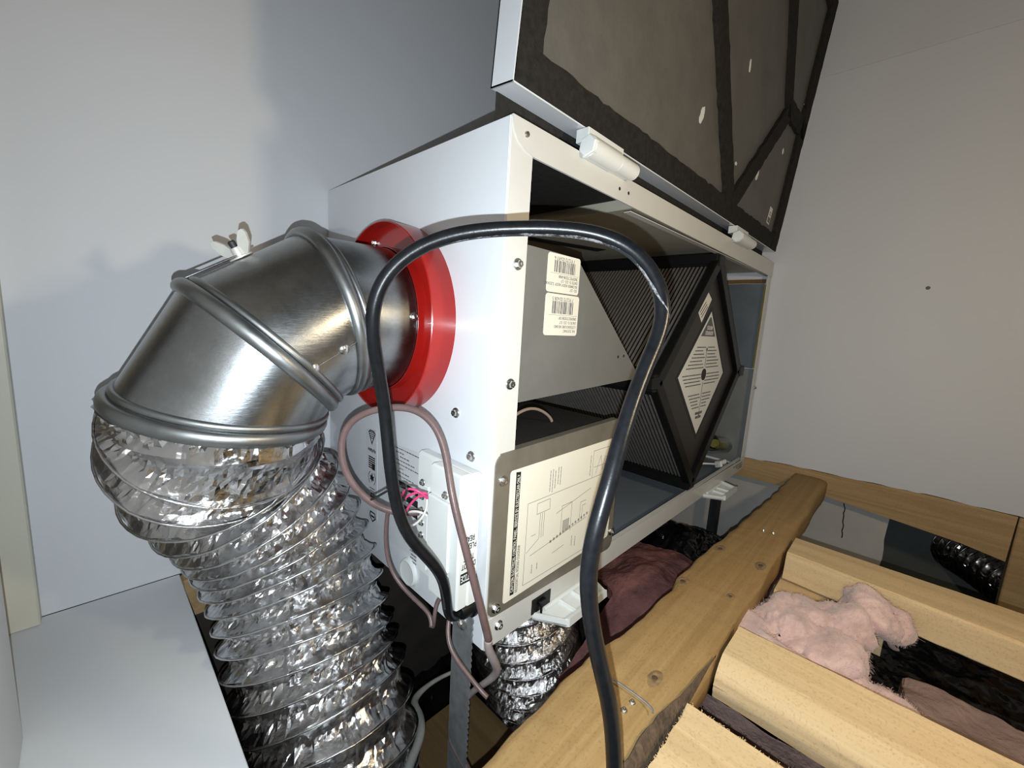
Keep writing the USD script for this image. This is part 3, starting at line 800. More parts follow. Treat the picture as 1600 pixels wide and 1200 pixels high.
# clear cylinder and plug lying in the right corner of the cabinet
a, b = V(*(0.9338,0.07,0.0695)), V(*(1.0708,0.045,0.0397))
jr = thing('clear_motor', 'clear plastic cylinder with coloured wires inside, lying in the right corner of the cabinet', 'motor', (a + b) / 2)
ax_ = unit(b - a)
ll_ = np.linalg.norm(b - a)
obj('clear_shell', lathe([(0, 0), (.021, 0), (.023, .002), (.023, ll_ - .012), (.0195, ll_ - .004), (.0195, ll_), (0, ll_), (0, ll_ - .002), (.0175, ll_ - .002), (.021, ll_ - .012), (.021, .003), (0, .003)], a, ax_, 32), 'clear_plastic', jr)
obj('inner_coil', lathe([(0, .012), (.012, .012), (.013, .02), (.012, ll_ * .55), (0, ll_ * .55)], a, ax_, 20), 'yellow_plastic', jr, label='yellow inner coil')
obj('inner_tab', obox(a + ax_ * ll_ * .62 + V(0, -.010, .014), ax_, FZ, V(0, 1, 0), .003, .011, .002), 'red_plastic', jr, label='red tab')
obj('end_cap', lathe([(0, 0), (.012, 0), (.0125, .002), (.008, .004), (0, .004)], b, ax_, 24), 'label_cream', jr, label='cream square printed end')
c = V(*(0.9011,0.03,0.027))
pl = thing('plug_connector', 'white plastic plug with three pins and a lead, lying inside the cabinet by the core', 'plug', c)
pu, pv = unit(V(.9, -.25, .12)), unit(V(.2, .3, .9))
obj('plug_body', obox(c, pu, pv, np.cross(pu, pv), .013, .0085, .0105, .002), 'white_plastic', pl)
for k in (-1, 0, 1):
    obj('plug_socket', obox(c - np.cross(pu, pv) * .0 + V(0, -.0105, 0) + pu * .0075 * k, pu, pv, np.cross(pu, pv), .0022, .0028, .0016, .0004), 'ink', pl)
obj('plug_lead', tube([c - pu * .012, c - pu * .03 + FZ * .006, c - pu * .05 + V(0, .03, .004)], .0028, 8, 12), 'white_wire', pl)
obj('plug_lead', tube([c + V(-.004, -.009, -.004), c + V(-.012, -.012, -.018), c + V(-.02, 0, -.026)], .002, 8, 12), 'tan_wire', pl, label='reddish lead')

# ------------------------------------------------------------------ elbow
EP = [V(0.0, .1928, .3727), V(-.1005, .1928, .3727), V(-.1650, .1938, .3325), V(-.1978, .1998, .2724)]
ED = [unit(V(-1, 0, 0)), unit(V(-.8498, .0132, -.527)), unit(V(-.4774, .088, -.8743)), unit(V(.1325, .1996, -.9709))]
ER = .0885
el = thing('duct_elbow', 'galvanised steel duct elbow in three segments, fixed to the red collar', 'duct elbow', tuple(EP[1]))
NA = 120
ang = np.arange(NA) * 2 * np.pi / NA
e1 = V(0, 0, 1)
FR = []
for i, d in enumerate(ED):
    e1 = unit(e1 - np.dot(e1, d) * d)
    FR.append((e1, np.cross(d, e1)))


def seam(i, r):
    """Ring where segment i meets segment i + 1, as a curve of NA points."""
    d, (a, b) = ED[i], FR[i]
    m = unit(ED[i] + ED[i + 1])
    v = r * (np.cos(ang)[:, None] * a + np.sin(ang)[:, None] * b)
    return EP[i + 1] + v - np.outer((v @ m) / (d @ m), d)


start = EP[0] + V(-.010, 0, 0) + ER * (np.cos(ang)[:, None] * FR[0][0] + np.sin(ang)[:, None] * FR[0][1])
rings = [start] + [seam(i, ER) for i in range(3)]
for i in range(3):
    A_, B_r = rings[i], rings[i + 1]
    s = np.linspace(0, 1, 16)[:, None, None]
    P = A_[None] * (1 - s) + B_r[None] * s
    obj('elbow_segment', trimesh.Trimesh(*grid(P), process=False), 'galvanised', el, smooth=True)
    ctr = EP[i + 1]
    for kk, (off, rad, rise) in enumerate(((0, .0074, .0006), (-.0112, .0036, .0002))):
        rb = ctr + (B_r - ctr) * (1 + rise / ER) + ED[i] * off
        rb = np.vstack([rb, rb[:1]])
        t_ = np.roll(rb[:-1], -1, 0) - np.roll(rb[:-1], 1, 0)
        t_ /= np.linalg.norm(t_, axis=1, keepdims=True)
        out = unit_rows = (rb[:-1] - ctr)
        out = out - (out * t_).sum(1, keepdims=True) * t_
        out /= np.linalg.norm(out, axis=1, keepdims=True)
        nb = np.cross(t_, out)
        q = np.arange(12) * 2 * np.pi / 12
        P = rb[:-1, None] + rad * (np.cos(q)[None, :, None] * out[:, None] * .8 + np.sin(q)[None, :, None] * nb[:, None])
        P = np.concatenate([P, P[:1]])
        obj('seam_bead' if kk == 0 else 'seam_ridge', trimesh.Trimesh(*grid(P), process=False), 'galvanised_bead', el, smooth=True)


def on_segment(i, f, phi):
    a, b = FR[i]
    n = math.cos(phi) * a + math.sin(phi) * b
    lo, hi = (EP[i], EP[i + 1])
    return lo + (hi - lo) * f + n * ER, n


# wing nut with its bolt, washer and lever on the middle segment
o, n = on_segment(1, .50, .05)
wn = obj('wing_nut', lathe([(0, .0005), (.0115, .0005), (.0115, .002), (.006, .0025), (.0056, .0085), (.0050, .011), (0, .011)], o, n, 28), 'bright_zinc', el, label='bright wing nut')
wx = unit(np.cross(n, V(.45, 1, 0)))
wx = unit(RIGHT - np.dot(RIGHT, n) * n)
for s in (-1, 1):
    prof = Polygon([(.003, .002), (.010, .003), (.0165, .010), (.0195, .019), (.0185, .0225), (.0150, .0225), (.0085, .0165), (.0045, .0095)]).buffer(.0008, quad_segs=3)
    m = trimesh.creation.extrude_polygon(prof, .0030, engine='earcut')
    m.apply_translation([0, 0, -.0015])
    obj('wing', place(m, o, wx * s, n), 'bright_zinc', wn)
obj('bolt_end', lathe([(.0034, .010), (.0036, .0165), (.0028, .0178), (0, .0178)], o, n, 12), 'dark_steel', wn, label='dark threaded bolt end')
ld = ED[1]
obj('damper_lever', obox(o + n * .0035 + ld * .030, ld, np.cross(n, ld), n, .034, .0045, .0007, .0003), 'galvanised', el)
seam_ph = []
for u_px in (((-0.1217,0.0851,0.3426)), ((-0.1521,0.084,0.3259))):
    # nearest point of the elbow surface to the measured sight line
    ray = unit(V(*u_px) - EYE)
    best = None
    for i in (0, 1):
        for f in np.linspace(0.05, .95, 40):
            for ph in np.linspace(-3.14, 3.14, 90):
                o_, n_ = on_segment(i, f, ph)
                if np.dot(n_, EYE - o_) < 0:
                    continue
                dd = np.linalg.norm((o_ - EYE) - np.dot(o_ - EYE, ray) * ray)
                if best is None or dd < best[0]:
                    best = (dd, o_, n_, i, ph)
    seam_ph.append(best[3:])
    obj('rivet', lathe([(0, -.001), (.0058, -.001), (.0052, .0010), (.0030, .0024), (0, .0028)], best[1], best[2], 18), 'zinc', el)
ph = seam_ph[0][1]
lk = [on_segment(1, f, seam_ph[1][1])[0] for f in np.linspace(.06, .97, 12)]
obj('lock_seam', tube(lk, .0009, 6), 'galvanised', el, smooth=True)
o, n = on_segment(0, .34, -1.50)
obj('elbow_screw', screw_mesh(o, n, .0052), 'zinc', el)

# ------------------------------------------------------------------ flexible foil ducts


def flex(path, r, pitch, name, label, matname, seed, ns=170, rough=.0035, sag=.010, group=None, helix=True, step=.0032, cutp=None):
    from scipy.interpolate import CubicSpline
    p = np.asarray(path, float)
    r0 = r
    s = np.r_[0, np.cumsum(np.linalg.norm(np.diff(p, axis=0), axis=1))]
    cs = CubicSpline(s, p)
    n = int(s[-1] / step)
    sl = np.linspace(0, s[-1], n)
    c = cs(sl)
    t, A, B = frames(c)
    th = np.arange(ns) * 2 * np.pi / ns
    S, TH = np.meshgrid(sl, th, indexing='ij')
    ph = S / pitch + TH / (2 * np.pi)                       # helical wire
    fr = ph - np.floor(ph)
    sg = np.sin(np.pi * fr) ** .8
    out = np.cos(TH)[..., None] * A[:, None] + np.sin(TH)[..., None] * B[:, None]
    base = c[:, None] + out * r
    w1 = meshkit.fbm(base * V(1, 1, 1) * 42, 3, seed)
    w2 = np.abs(meshkit.noise(base * 110, seed + 7) - .5) * 2
    w3 = np.abs(meshkit.noise(base * 230, seed + 9) - .5) * 2
    pleat = np.abs(meshkit.noise(np.stack([TH * 9 + S * 30, S * 25, TH * 0], -1), seed + 3) - .5) * 2
    sagv = sag * (.55 + .9 * (w1 - .2)) * np.clip(.25 + (S - (.05 if cutp is not None else 0)) / .05, .15, 1)
    r = r - (.006 * np.clip(1 - np.abs(S - .05) / .02, 0, 1) if cutp is not None else 0)
    rr = r - sagv * sg - sg * (rough * (1 - w2) + rough * .5 * (1 - w3) + rough * .9 * (1 - pleat)) + rough * .3
    P = c[:, None] + out * rr[..., None]
    jit = rng.normal(size=P.shape) * .00045
    P = P + jit * sg[..., None]
    if cutp is not None:                                     # the first turns are tucked under the elbow's end bead
        pn = unit(cutp[1])
        dist = (P - cutp[0]) @ pn
        k_in = np.clip(-(dist - .0), 0, None)
        P = P + (k_in / (t @ pn)[:, None])[..., None] * t[:, None]
        tuck = np.clip((k_in - .001) / .006, 0, 1)[..., None]
        P = P + (cutp[0] - P) * .14 * tuck
    d = thing(name, label, 'duct', tuple(c[0]), group)
    obj('foil_skin', trimesh.Trimesh(*grid(P), process=False), matname, d, smooth=14)
    if helix:
        k = int(s[-1] / pitch * 40)
        hs = np.linspace(.066 if cutp is not None else 0, s[-1], k)
        cc_ = cs(hs)
        ia = np.clip((hs / s[-1] * (n - 1)).astype(int), 0, n - 1)
        tt = -(hs / pitch) * 2 * np.pi
        hp = cc_ + (np.cos(tt)[:, None] * A[ia] + np.sin(tt)[:, None] * B[ia]) * (r0 + .0004)
        obj('wire_helix', tube(hp, .0013, 6), matname, d, smooth=True)
    return d


DP = [EP[3] - ED[3] * .05, EP[3] - ED[3] * .025, EP[3], V(-.2003, .234, .217), V(-.164, .2471, .152), V(-.1337, .2407, .0825), V(-.1205, .2126, .0103), V(-.1184, .1767, -.0608), V(-.1133, .1396, -.1292), V(-.119, .122, -.1982), V(-.125, .11, -.29), V(-.13, .10, -.40)]
flex(DP, .0985, .0290, 'flexible_duct', 'large crumpled silver foil duct hanging from the elbow beside the white shelf', 'foil', 1, cutp=(EP[3] + unit(ED[2] + ED[3]) * .0055, ED[2] + ED[3]))
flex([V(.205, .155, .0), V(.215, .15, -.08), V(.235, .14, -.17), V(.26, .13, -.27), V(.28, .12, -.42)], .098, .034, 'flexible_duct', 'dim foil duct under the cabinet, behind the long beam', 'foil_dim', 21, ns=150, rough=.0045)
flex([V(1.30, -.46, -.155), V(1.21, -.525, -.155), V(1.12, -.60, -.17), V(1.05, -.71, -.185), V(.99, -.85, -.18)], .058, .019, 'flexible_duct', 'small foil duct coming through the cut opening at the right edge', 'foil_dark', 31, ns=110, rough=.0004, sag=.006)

# ------------------------------------------------------------------ timber
ZB = .0225


def stick(name, label, matname, section, y0, y1, n=40, seed=0, jitter=.0003, ends=None, cat='timber', bow=0.0):
    """A stick along Y. section(t) gives the outline (x, z) at t from 0 to 1."""
    r = np.random.default_rng(seed)
    P = []
    for t in np.linspace(0, 1, n):
        sec = np.array(section(t), float)
        P.append(np.c_[sec[:, 0], np.full(len(sec), y0 + (y1 - y0) * t), sec[:, 1]])
    P = np.array(P)
    P[:, :, 0] += r.normal(size=P.shape[:2]) * jitter
    P[:, :, 2] += r.normal(size=P.shape[:2]) * jitter * .5
    if ends is not None:
        P[0, :, 1] += r.normal(size=P.shape[1]) * ends
    v, f = grid(P)
    m = P.shape[1]
    k = len(v)
    v = np.vstack([v, P[0].mean(0), P[-1].mean(0)])
    j = np.arange(m)
    f = np.vstack([f, np.stack([np.full(m, k), (j + 1) % m, j], 1), np.stack([np.full(m, k + 1), j + (n - 1) * m, (j + 1) % m + (n - 1) * m], 1)])
    mesh = trimesh.Trimesh(v, f, process=False)
    mesh.fix_normals()
    return obj(name, mesh, matname, smooth=14, label=label, cat=cat)


def dense(sec, k=4):
    out = []
    for a, b in zip(sec, sec[1:] + sec[:1]):
        a, b = np.array(a), np.array(b)
        out += [a + (b - a) * q / k for q in range(k)]
    return np.array(out)


# the long beam, running along the front of the cabinet up to the right wall
xs_ = np.array([-.30, -.102, .061, .107, .159, .2, .253, .29, .411, .45, .496, .6, .747, .9, .982, 1.0])
yl_ = np.array([-.104, -.102, -.097, -.103, -.110, -.108, -.110, -.104, -.105, -.108, -.111, -.114, -.120, -.121, -.123, -.123])
bm = thing('timber_beam', 'long wane-edged tan timber beam running from the bottom of the picture up to the right wall', 'beam', (.4, -.15, -.03))
nx = 150
xx = np.linspace(-.36, 1.0105, nx)
yL = np.interp(xx, xs_, yl_) + .0012 * np.sin(xx * 90)
wane = meshkit.fbm(np.c_[xx * 5, xx * 0, xx * 0], 3, 5)
wn_ = np.clip((wane - .42) * 3, 0, 1) * .013 + np.clip((.22 - xx) * .09, 0, .016)
P = []
for i, x in enumerate(xx):
    yr, yl0, w = -.1965 + .0012 * math.sin(x * 31), yL[i], .004 + wn_[i]
    sec = [(yl0, -.012), (yl0 + .002, .004), (yl0 - .001, ZB - .005), (yl0 - .004, ZB - .0008), (yl0 - .010, ZB), (yl0 - .03, ZB + .0004), (yr + w + .02, ZB + .0002), (yr + w + .004, ZB - .0004), (yr + w * .45, ZB - w * .28), (yr + w * .08, ZB - w * .85), (yr, ZB - w * 1.5 - .002), (yr + .0005, -.008), (yr + .001, -.0225), (yr + .006, -.026), (yl0 - .006, -.026), (yl0 - .001, -.022)]
    P.append([(x, y, z) for y, z in sec])
P = np.array(P)
P[:, :, 1:] += rng.normal(size=P[:, :, 1:].shape) * .00035
v, f = grid(P)
m_ = P.shape[1]
k = len(v)
v = np.vstack([v, P[0].mean(0), P[-1].mean(0)])
j = np.arange(m_)
f = np.vstack([f, np.stack([np.full(m_, k), (j + 1) % m_, j], 1), np.stack([np.full(m_, k + 1), j + (nx - 1) * m_, (j + 1) % m_ + (nx - 1) * m_], 1)])
mesh = trimesh.Trimesh(v, f, process=False)
mesh.fix_normals()
obj('beam_body', mesh, 'beam_wood', bm, smooth=40)
# bark left on the waney right edge near the camera
bk = []
for x in np.linspace(-.345, .175, 150):
    ramp = float(np.clip((.17 - x) / .12, 0, 1))
    w = ramp * (.006 + .012 * meshkit.fbm(np.array([[x * 22, .3, 0]]), 3, 6)[0] + float(np.clip((.1 - x) * .035, 0, .008)))
    row = []
    for q in np.linspace(0, 1, 12):
        u = q * 1.6
        lump = .0042 * (meshkit.fbm(np.array([[x * 75, q * 4, 1.7]]), 3, 4)[0] - .36) * math.sin(math.pi * min(1, q * 1.0 + .05)) * ramp
        row.append((x, -.1965 + w * (1 - q) - .0008 - lump * q, ZB + .0003 - (.020 * q ** 1.6) * max(ramp, .15) + lump - .0025 * (q == 0)))
    bk.append(row)
bk = np.array(bk)
obj('bark_edge', trimesh.Trimesh(*grid(bk, close_u=False), process=False), 'bark', bm, smooth=40, label='dark rough bark along the edge')
for (kx, ky, kr, ka) in ((.092, -.164, .0085, .3), (.283, -.116, .010, 0), (.424, -.122, .010, 0), (.421, -.183, .0095, .6), (.30, -.175, .006, .2)):
    nr, na = 7, 28
    Pk = []
    for q in np.linspace(1, 0, nr):
        h = .0016 * math.cos(q * math.pi / 2) - .0012 * (q < .35)
        Pk.append([(kx + kr * 1.5 * q * math.cos(t), ky + kr * .8 * q * math.sin(t), ZB + .0003 + h) for t in np.arange(na) * 2 * np.pi / na])
    obj('knot', trimesh.Trimesh(*grid(np.array(Pk)), process=False), 'knot_wood', bm, smooth=True, label='raised oval knot')
    obj('knot_heart', lathe([(kr * .40, .0), (kr * .32, .0007), (0, .0009)], V(kx, ky, ZB + .0007), FZ, 18), 'knot_core', bm)
# wire nail and two bright screw heads on the beam
sa, sb, sc_ = V(*(0.0558,-0.1109,0.0235)), V(*(0.0549,-0.1439,0.0265)), V(*(0.055,-0.1796,0.0235))
obj('wire_nail', tube([sa, sb, sc_, sc_ + V(-.002, -.001, -.0005)], .0009, 6, 20), 'bracket_steel', label='thin bent wire nail lying across the beam under the black cord', cat='nail')
for c_ in ((0.0487,-0.1618,0.0225), (0.0354,-0.1604,0.0225)):
    obj('screw_head', screw_mesh(V(*c_), FZ, .0030), 'zinc', bm)
for c_ in ((0.5578,-0.1552,0.0225), (0.5612,-0.1701,0.0225), (1.0483,-0.1848,0.0225)):
    obj('screw_head', screw_mesh(V(*c_), FZ, .0030), 'zinc', bm)

stick('timber_strip', 'pale timber strip farthest from the camera, butting on the beam near the right wall', 'strip_wood',
      lambda t: dense([(.505 - .040 * t, ZB - .003), (.509 - .040 * t, ZB), (.578 + .006 * t, ZB), (.582 + .006 * t, ZB - .003), (.583 + .006 * t, -.022), (.580 + .006 * t, -.024), (.502 - .036 * t, -.024), (.499 - .036 * t, -.0215)]), -.2025, -.80, seed=1)
stick('timber_strip', 'short pale timber lying lower, under the farthest strip', 'strip_wood',
      lambda t: dense([(.458, -.030), (.462, -.0265), (.56, -.0265), (.564, -.030), (.564, -.058), (.56, -.060), (.462, -.060), (.458, -.058)]), -.2, -.335, seed=2)
stick('timber_strip', 'wide pale timber strip in the middle with a rounded left edge', 'strip_wood',
      lambda t: dense([(.1635 + .002 * t, -.008), (.166 + .003 * t, .004), (.1745 + .003 * t, .0150), (.184 + .002 * t, .0212), (.192 + .002 * t, ZB), (.246 + .010 * t, ZB), (.251 + .010 * t, ZB - .004), (.252 + .01 * t, -.022), (.248 + .01 * t, -.025), (.171, -.025), (.166, -.021)]), -.2015, -.80, seed=3)
cs_ = stick('timber_strip', 'rough sawn pale timber nearest the camera at the bottom edge', 'strip_wood',
            lambda t: dense([(-.06, ZB - .002), (-.056, ZB), (.0885 - .004 * t, ZB), (.0915 - .004 * t, ZB - .002), (.092 - .004 * t, -.022), (.09 - .004 * t, -.024), (-.056, -.024), (-.06, -.022)], 16), -.2005, -.72, seed=4, ends=.0007, n=70, jitter=.0003)
# splinters on the rough sawn end and edge
spl = []
for k in range(240):
    if k < 150:
        x = rng.uniform(-.05, .09)
        p0 = V(x, -.2005, ZB - rng.uniform(0, .004))
        d = V(rng.normal() * .4, 1, rng.normal() * .3 + .15)
    else:
        y = rng.uniform(-.33, -.2)
        p0 = V(.0905, y, ZB - rng.uniform(0, .003))
        d = V(1, rng.normal() * .5, rng.normal() * .3 + .2)
    ln_ = rng.uniform(.0006, .0020)
    spl.append(np.array([p0 - unit(d) * .001, p0 + unit(d) * ln_ * .5, p0 + unit(d) * ln_ + V(0, 0, rng.normal() * .001)]))
curves('splinter', spl, .0004, 'strip_wood', cs_, kind='stuff')

# sill plate along the right wall, and the post at its end
sp = Polygon([(YW - .002, -.030), (-.035, -.027), (-.197, -.0205), (-.439, -.043), (-.506, -.056)] + [(y, wall_foot(y) - .0012) for y in np.linspace(-.508, YW - .002, 40)])
obj('sill_plate', prism(sp, .040, V(XW + .0006, 0, 0), V(0, 1, 0), FZ), 'plate_wood', label='rough timber sill plate along the foot of the right wall', cat='timber')
obj('corner_post', rbox(XW - .002, XW + .028, -.60, -.510, -.60, .044, .002), 'plate_wood', label='upright timber post at the end of the sill plate, right edge', cat='post')
# dim joists further down
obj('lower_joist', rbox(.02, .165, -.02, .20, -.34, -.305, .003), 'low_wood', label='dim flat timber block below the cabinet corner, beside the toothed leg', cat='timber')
obj('wall_batten', rbox(-.2215, -.02, .402, YW - .0006, -.082, -.021, .002), 'plate_wood', label='tan timber batten on the wall, seen between the shelf and the large foil duct', cat='timber')

# ------------------------------------------------------------------ insulation and sheeting


def sheet(x0, x1, y0, y1, zf, n=90, thick=.02, far=None):
    X, Y = np.meshgrid(np.linspace(x0, x1, n), np.linspace(y0, y1, n), indexing='ij')
    if far is not None:
        Y = y0 + (Y - y0) / (y1 - y0) * (far(X) - y0)
    Z = zf(X, Y)
    top = np.stack([X, Y, Z], -1)
    v, f = grid(top, close_u=False)
    bot = top.copy()
    bot[..., 2] -= thick
    v2, f2 = grid(bot, close_u=False)
    k = len(v)
    rim = []
    idx = np.arange(n * n).reshape(n, n)
    loop = np.r_[idx[0, :], idx[1:, -1], idx[-1, -2::-1], idx[-2:0:-1, 0]]
    for a, b in zip(loop, np.roll(loop, -1)):
        rim += [[a, b, b + k], [a, b + k, a + k]]
    return trimesh.Trimesh(np.vstack([v, v2]), np.vstack([f, f2[:, ::-1] + k, rim]), process=False)


def fz(X, Y, s, seed, o=4):
    return meshkit.fbm(np.stack([X * s, Y * s, X * 0 + seed], -1), o, seed) - .5


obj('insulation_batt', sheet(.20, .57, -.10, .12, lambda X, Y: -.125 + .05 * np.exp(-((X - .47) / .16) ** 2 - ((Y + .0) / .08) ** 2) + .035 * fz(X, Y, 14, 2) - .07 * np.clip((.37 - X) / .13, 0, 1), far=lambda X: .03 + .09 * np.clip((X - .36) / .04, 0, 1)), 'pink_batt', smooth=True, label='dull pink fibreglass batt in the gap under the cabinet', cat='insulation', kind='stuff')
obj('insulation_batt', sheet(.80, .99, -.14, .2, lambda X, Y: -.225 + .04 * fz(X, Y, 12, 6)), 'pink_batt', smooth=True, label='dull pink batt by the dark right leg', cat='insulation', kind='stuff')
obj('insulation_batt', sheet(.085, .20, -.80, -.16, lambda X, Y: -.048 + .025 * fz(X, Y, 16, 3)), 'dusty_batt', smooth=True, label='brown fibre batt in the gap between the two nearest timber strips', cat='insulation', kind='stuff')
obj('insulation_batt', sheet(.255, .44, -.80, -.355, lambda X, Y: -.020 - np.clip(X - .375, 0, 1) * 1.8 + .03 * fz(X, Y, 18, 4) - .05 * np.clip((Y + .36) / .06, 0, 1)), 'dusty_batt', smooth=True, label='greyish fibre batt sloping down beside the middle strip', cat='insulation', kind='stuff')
# black sheeting
crump = lambda X, Y, s, seed: np.abs(fz(X, Y, s, seed, 4))
obj('poly_sheet', sheet(.575, .86, -.10, .16, lambda X, Y: -.165 + .075 * np.exp(-((X - .70) / .11) ** 2 - ((Y - .02) / .09) ** 2) - .10 * crump(X, Y, 16, 8), 130, .004), 'poly_sheet', smooth=20, label='crumpled shiny black plastic sheet behind the pink batt under the cabinet', cat='plastic sheet')
obj('poly_sheet', sheet(.40, 1.00, -.84, -.24, lambda X, Y: -.275 - .06 * crump(X, Y, 13, 9) + .05 * np.exp(-((X - .5) / .06) ** 2), 150, .004), 'poly_sheet', smooth=20, label='black plastic sheet lying deep between the middle and far timber strips', cat='plastic sheet')
obj('poly_sheet', sheet(-.215, .50, -.20, .41, lambda X, Y: -.44 - .08 * crump(X, Y, 11, 10), 110, .004), 'poly_sheet', smooth=20, label='black plastic sheet deep below the big foil duct', cat='plastic sheet')

# the loose tuft of pink fibreglass between the strips
cl = thing('insulation_tuft', 'loose pale pink tuft of fibreglass bulging up between the middle and far timber strips', 'insulation', (.35, -.27, -.02), kind='stuff')
blobs = [(.300, -.215, -.028, .060, .045, .035), (.345, -.245, -.018, .055, .050, .036), (.335, -.285, -.020, .050, .045, .036), (.395, -.290, -.004, .040, .036, .036), (.430, -.312, .012, .036, .036, .030),
         (.275, -.235, -.03, .04, .05, .03), (.305, -.325, -.036, .035, .045, .030), (.375, -.262, -.006, .038, .03, .03), (.445, -.335, .004, .026, .026, .026)]
ms = []
import manifold3d as m3
for (x, y, z, a, b, c) in blobs:
    s = trimesh.creation.icosphere(4, 1.0)
    s.vertices = s.vertices * V(a, b, c) + V(x, y, z)
    ms.append(m3.Manifold(m3.Mesh(s.vertices.astype(np.float32), s.faces.astype(np.uint32))))
tot = ms[0]
for q in ms[1:]:
    tot = tot + q
tot = tot.refine_to_length(.0035).to_mesh()
tm = trimesh.Trimesh(tot.vert_properties[:, :3], tot.tri_verts, process=True)
trimesh.smoothing.filter_taubin(tm, iterations=12)
vn = np.array(tm.vertex_normals)
vv = np.array(tm.vertices)
disp = .040 * (meshkit.fbm(vv * 26, 2, 12) - .5) + .008 * (meshkit.fbm(vv * 70, 2, 13) - .5) + .0030 * (meshkit.fbm(vv * 240, 2, 14) - .5) - .016 * np.clip(.45 - meshkit.fbm(vv * 22, 2, 17), 0, 1)
tm.vertices = vv + vn * disp[:, None]
obj('fibre_body', tm, 'pink_fibre', cl, smooth=True, kind='stuff')
strands = []
pts, fi = trimesh.sample.sample_surface(tm, 9000, seed=5)
nrm = tm.face_normals[fi]
for p0, n0 in zip(pts, nrm):
    d = unit(n0 + rng.normal(size=3) * .7)
    ln_ = abs(rng.normal()) * .0018 + .0010
    q = p0 + d * ln_ * .5 + rng.normal(size=3) * .0006
    strands.append(np.array([p0 - n0 * .001, q, p0 + d * ln_ + rng.normal(size=3) * .0015]))
curves('loose_fibre', strands, .00025, 'pink_fibre', cl, kind='stuff')
obj('fibre_wisp', tube([V(*(0.7483,-0.3538,-0.1852)), V(*(0.7394,-0.3606,-0.1922)), V(*(0.7401,-0.3688,-0.1927))], [.006, .005, .002], 8, 10), 'pink_fibre', cl, smooth=True)

# ------------------------------------------------------------------ cables
cord = [V(*sr) + V(-.010, 0, 0), V(*sr) + V(-.03, .0, .001), (-0.0582,0.0056,0.1159), (-0.0953,0.0087,0.1735), (-0.1132,0.0119,0.2359), (-0.1195,0.0145,0.2978), (-0.1323,0.0058,0.3437), (-0.1395,-0.0021,0.3796), (-0.1334,-0.011,0.4082), (-0.1163,-0.0283,0.4304), (-0.0923,-0.0535,0.4435), (-0.0594,-0.0894,0.4493),
        (-0.029,-0.1259,0.4472), (-0.0124,-0.1522,0.4333), (-0.0066,-0.1694,0.409), (-0.0092,-0.1748,0.385), (-0.0242,-0.1744,0.3556), (-0.0505,-0.1772,0.3183), (-0.0728,-0.1812,0.2806), (-0.0853,-0.1816,0.2462), (-0.0859,-0.1827,0.212), (-0.0776,-0.1897,0.1661), (-0.0699,-0.1973,0.1281), (-0.0671,-0.2036,0.0862), (-0.0663,-0.2108,0.0245)]
pc = thing('power_cord', 'thick black rubber power cord arching from the cabinet corner over the open front', 'cord', tuple(sr))
obj('cord_jacket', tube(np.array(cord, float), .0056, 20, 420), 'cord_rubber', pc, smooth=True)
# chalky dust rubbed along the underside of the arch
dust = spline(np.array(cord, float), 420)
tt, AA, BB = frames(dust)
sel = slice(178, 262)
seg = dust[sel] - DOWN * 0
und = unit(DOWN * .95 - FWD * .25)
rows = []
r_ = np.random.default_rng(8)
for p0, t0_ in zip(dust[sel], tt[sel]):
    e = unit(und - np.dot(und, t0_) * t0_)
    f_ = np.cross(t0_, e)
    row = []
    wob = .01 + max(0, 1 - abs(len(rows) / 42 - 1) ** 3) * (.26 + .06 * math.sin(len(rows) * .37) + .05 * math.sin(len(rows) * .9))
    for q in np.linspace(-1, 1, 7):
        a_ = q * abs(wob)
        row.append(p0 + (e * math.cos(a_) + f_ * math.sin(a_)) * .00578)
    rows.append(row)
obj('dust_streak', trimesh.Trimesh(*grid(np.array(rows), close_u=False), process=False), 'chalk_dust', pc, smooth=True, label='whitish dust rubbed on the underside')

tc = thing('thermostat_cable', 'mauve thermostat cable looped on the end panel, with stripped pink, white and black wires', 'cable', (-.03, .10, .15))
main = [(-0.0348,0.0838,0.1508), (-0.0547,0.0975,0.1517), (-0.0742,0.1096,0.1609), (-0.0965,0.124,0.1874), (-0.1058,0.1324,0.2209), (-0.1018,0.1316,0.2499), (-0.0886,0.1191,0.2683), (-0.0679,0.0953,0.2784), (-0.0513,0.0705,0.2778), (-0.0403,0.0497,0.2622), (-0.0378,0.032,0.2329), (-0.042,0.0146,0.2006), (-0.0407,-0.0032,0.1592), (-0.0361,-0.0167,0.1197), (-0.029,-0.0253,0.0811), (-0.0196,-0.0285,0.0444)]
obj('cable_jacket', tube(np.array(main, float), .0040, 14, 200), 'mauve_jacket', tc, smooth=True)
tail = [(-0.0196,-0.0285,0.0444), (-0.0139,-0.0291,0.0222), (-0.0028,-0.0274,-0.004), (-0.0027,-0.0171,-0.0229), (-0.0014,0.0045,-0.0514), (0.0029,0.0232,-0.079), (0.0069,0.0411,-0.1113)]
obj('cable_jacket', tube(np.array(tail, float), [.0042, .0048, .0044, .0038, .0036, .0034, .003], 12, 60), 'dusty_jacket', tc, smooth=True, label='dusty stripped end')
thin = [(-0.0558,0.1189,0.1439), (-0.0572,0.1202,0.1106), (-0.0557,0.1112,0.0763), (-0.0481,0.0909,0.0536), (-0.0397,0.0647,0.0405), (-0.0373,0.0535,0.034), (-0.0394,0.0462,0.0246)]
obj('cable_jacket', tube(np.array(thin, float), .0025, 10, 80), 'mauve_jacket', tc, smooth=True)
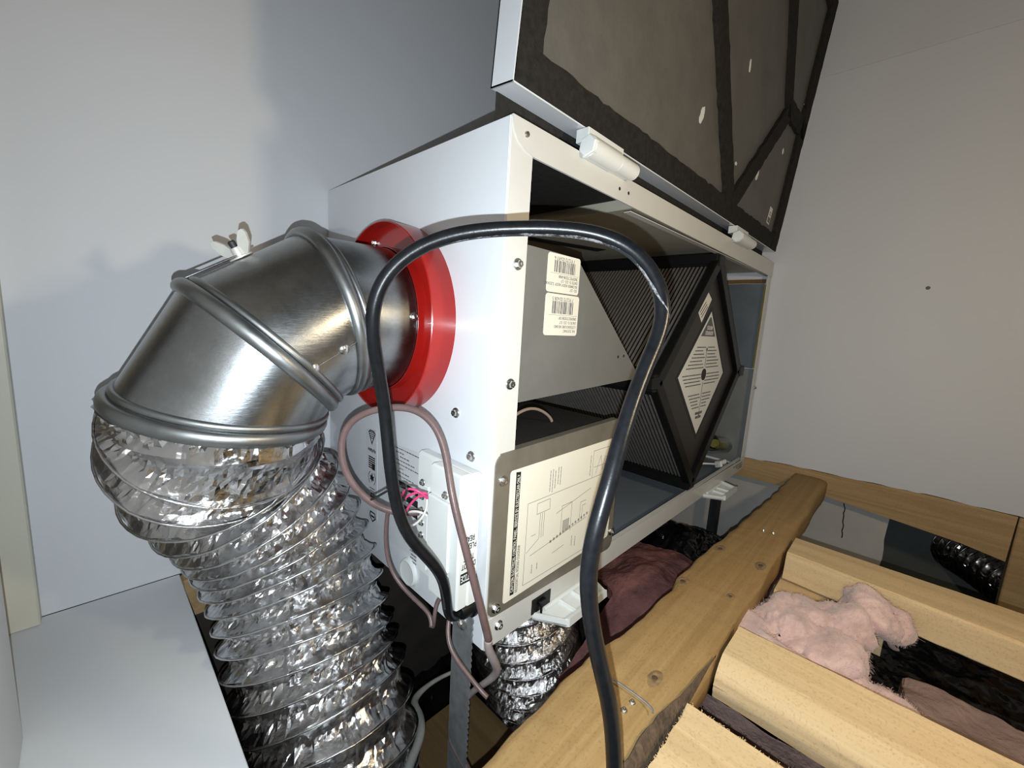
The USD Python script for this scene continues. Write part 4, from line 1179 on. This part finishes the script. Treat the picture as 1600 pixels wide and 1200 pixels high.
t2 = [(-0.0345,0.0503,0.0195), (-0.0295,0.0531,0.0361), (-0.0226,0.0532,0.0494), (-0.0178,0.0448,0.0542), (-0.0212,0.035,0.0465), (-0.0318,0.0248,0.0295), (-0.0352,0.01,0.0128), (-0.0297,-0.0066,-0.0032), (-0.0241,-0.0224,-0.0154), (-0.0211,-0.0339,-0.0206)]
obj('cable_jacket', tube(np.array(t2, float), .0026, 10, 90), 'mauve_jacket', tc, smooth=True)
t3 = [(0.0069,0.0411,-0.1113), (0.0032,0.0532,-0.1402), (0.0017,0.0499,-0.1624), (0.0016,0.0333,-0.172), (0.0036,0.0129,-0.1885)]
obj('cable_jacket', tube(np.array(t3, float), .0046, 12, 60), 'mauve_jacket', tc, smooth=True)
wires = [('pink_wire', [(-0.0478,0.0493,0.185), (-0.0541,0.0559,0.1852), (-0.0589,0.0669,0.1722), (-0.0615,0.0779,0.1567)], 'pink wire'), ('pink_wire', [(-0.0476,0.0499,0.1884), (-0.0573,0.0574,0.1899), (-0.0623,0.0671,0.1835), (-0.0656,0.0852,0.1704)], 'pink wire'),
         ('pink_wire', [(-0.0479,0.0491,0.1836), (-0.0573,0.0551,0.1929), (-0.0619,0.063,0.1936), (-0.0621,0.0779,0.1804)], 'pink wire'), ('white_wire', [(-0.0484,0.0495,0.1829), (-0.0519,0.0474,0.1699), (-0.0569,0.0565,0.1545), (-0.0618,0.0744,0.1459)], 'white wire'),
         ('white_wire', [(-0.0492,0.0464,0.165), (-0.0536,0.0559,0.1672), (-0.0563,0.0707,0.1624)], 'white wire'), ('black_wire', [(-0.0829,0.1157,0.1674), (-0.0743,0.0953,0.1815), (-0.0664,0.0752,0.1944), (-0.0642,0.0657,0.1948), (-0.0649,0.0705,0.1801), (-0.0633,0.0833,0.1597)], 'black wire')]
for m_, w_, lb_ in wires:
    obj('stripped_wire', tube(np.array(w_, float), .0014, 8, 30), m_, tc, smooth=True, label=lb_)
gc = [(0.1087,0.1386,-0.1822), (0.0635,0.1555,-0.1864), (0.0283,0.1501,-0.1785), (0.0012,0.1362,-0.171), (-0.0155,0.0982,-0.1569), (-0.0321,0.0731,-0.1507), (-0.0541,0.0537,-0.144), (-0.0765,0.0345,-0.1381)]
obj('grey_cable', tube(np.array(gc, float), [.003, .003, .0034, .005, .0058, .0056, .0054, .0052], 12, 70), 'grey_cable', smooth=True, label='dusty grey cable in the shadow beside the large foil duct', cat='cable')
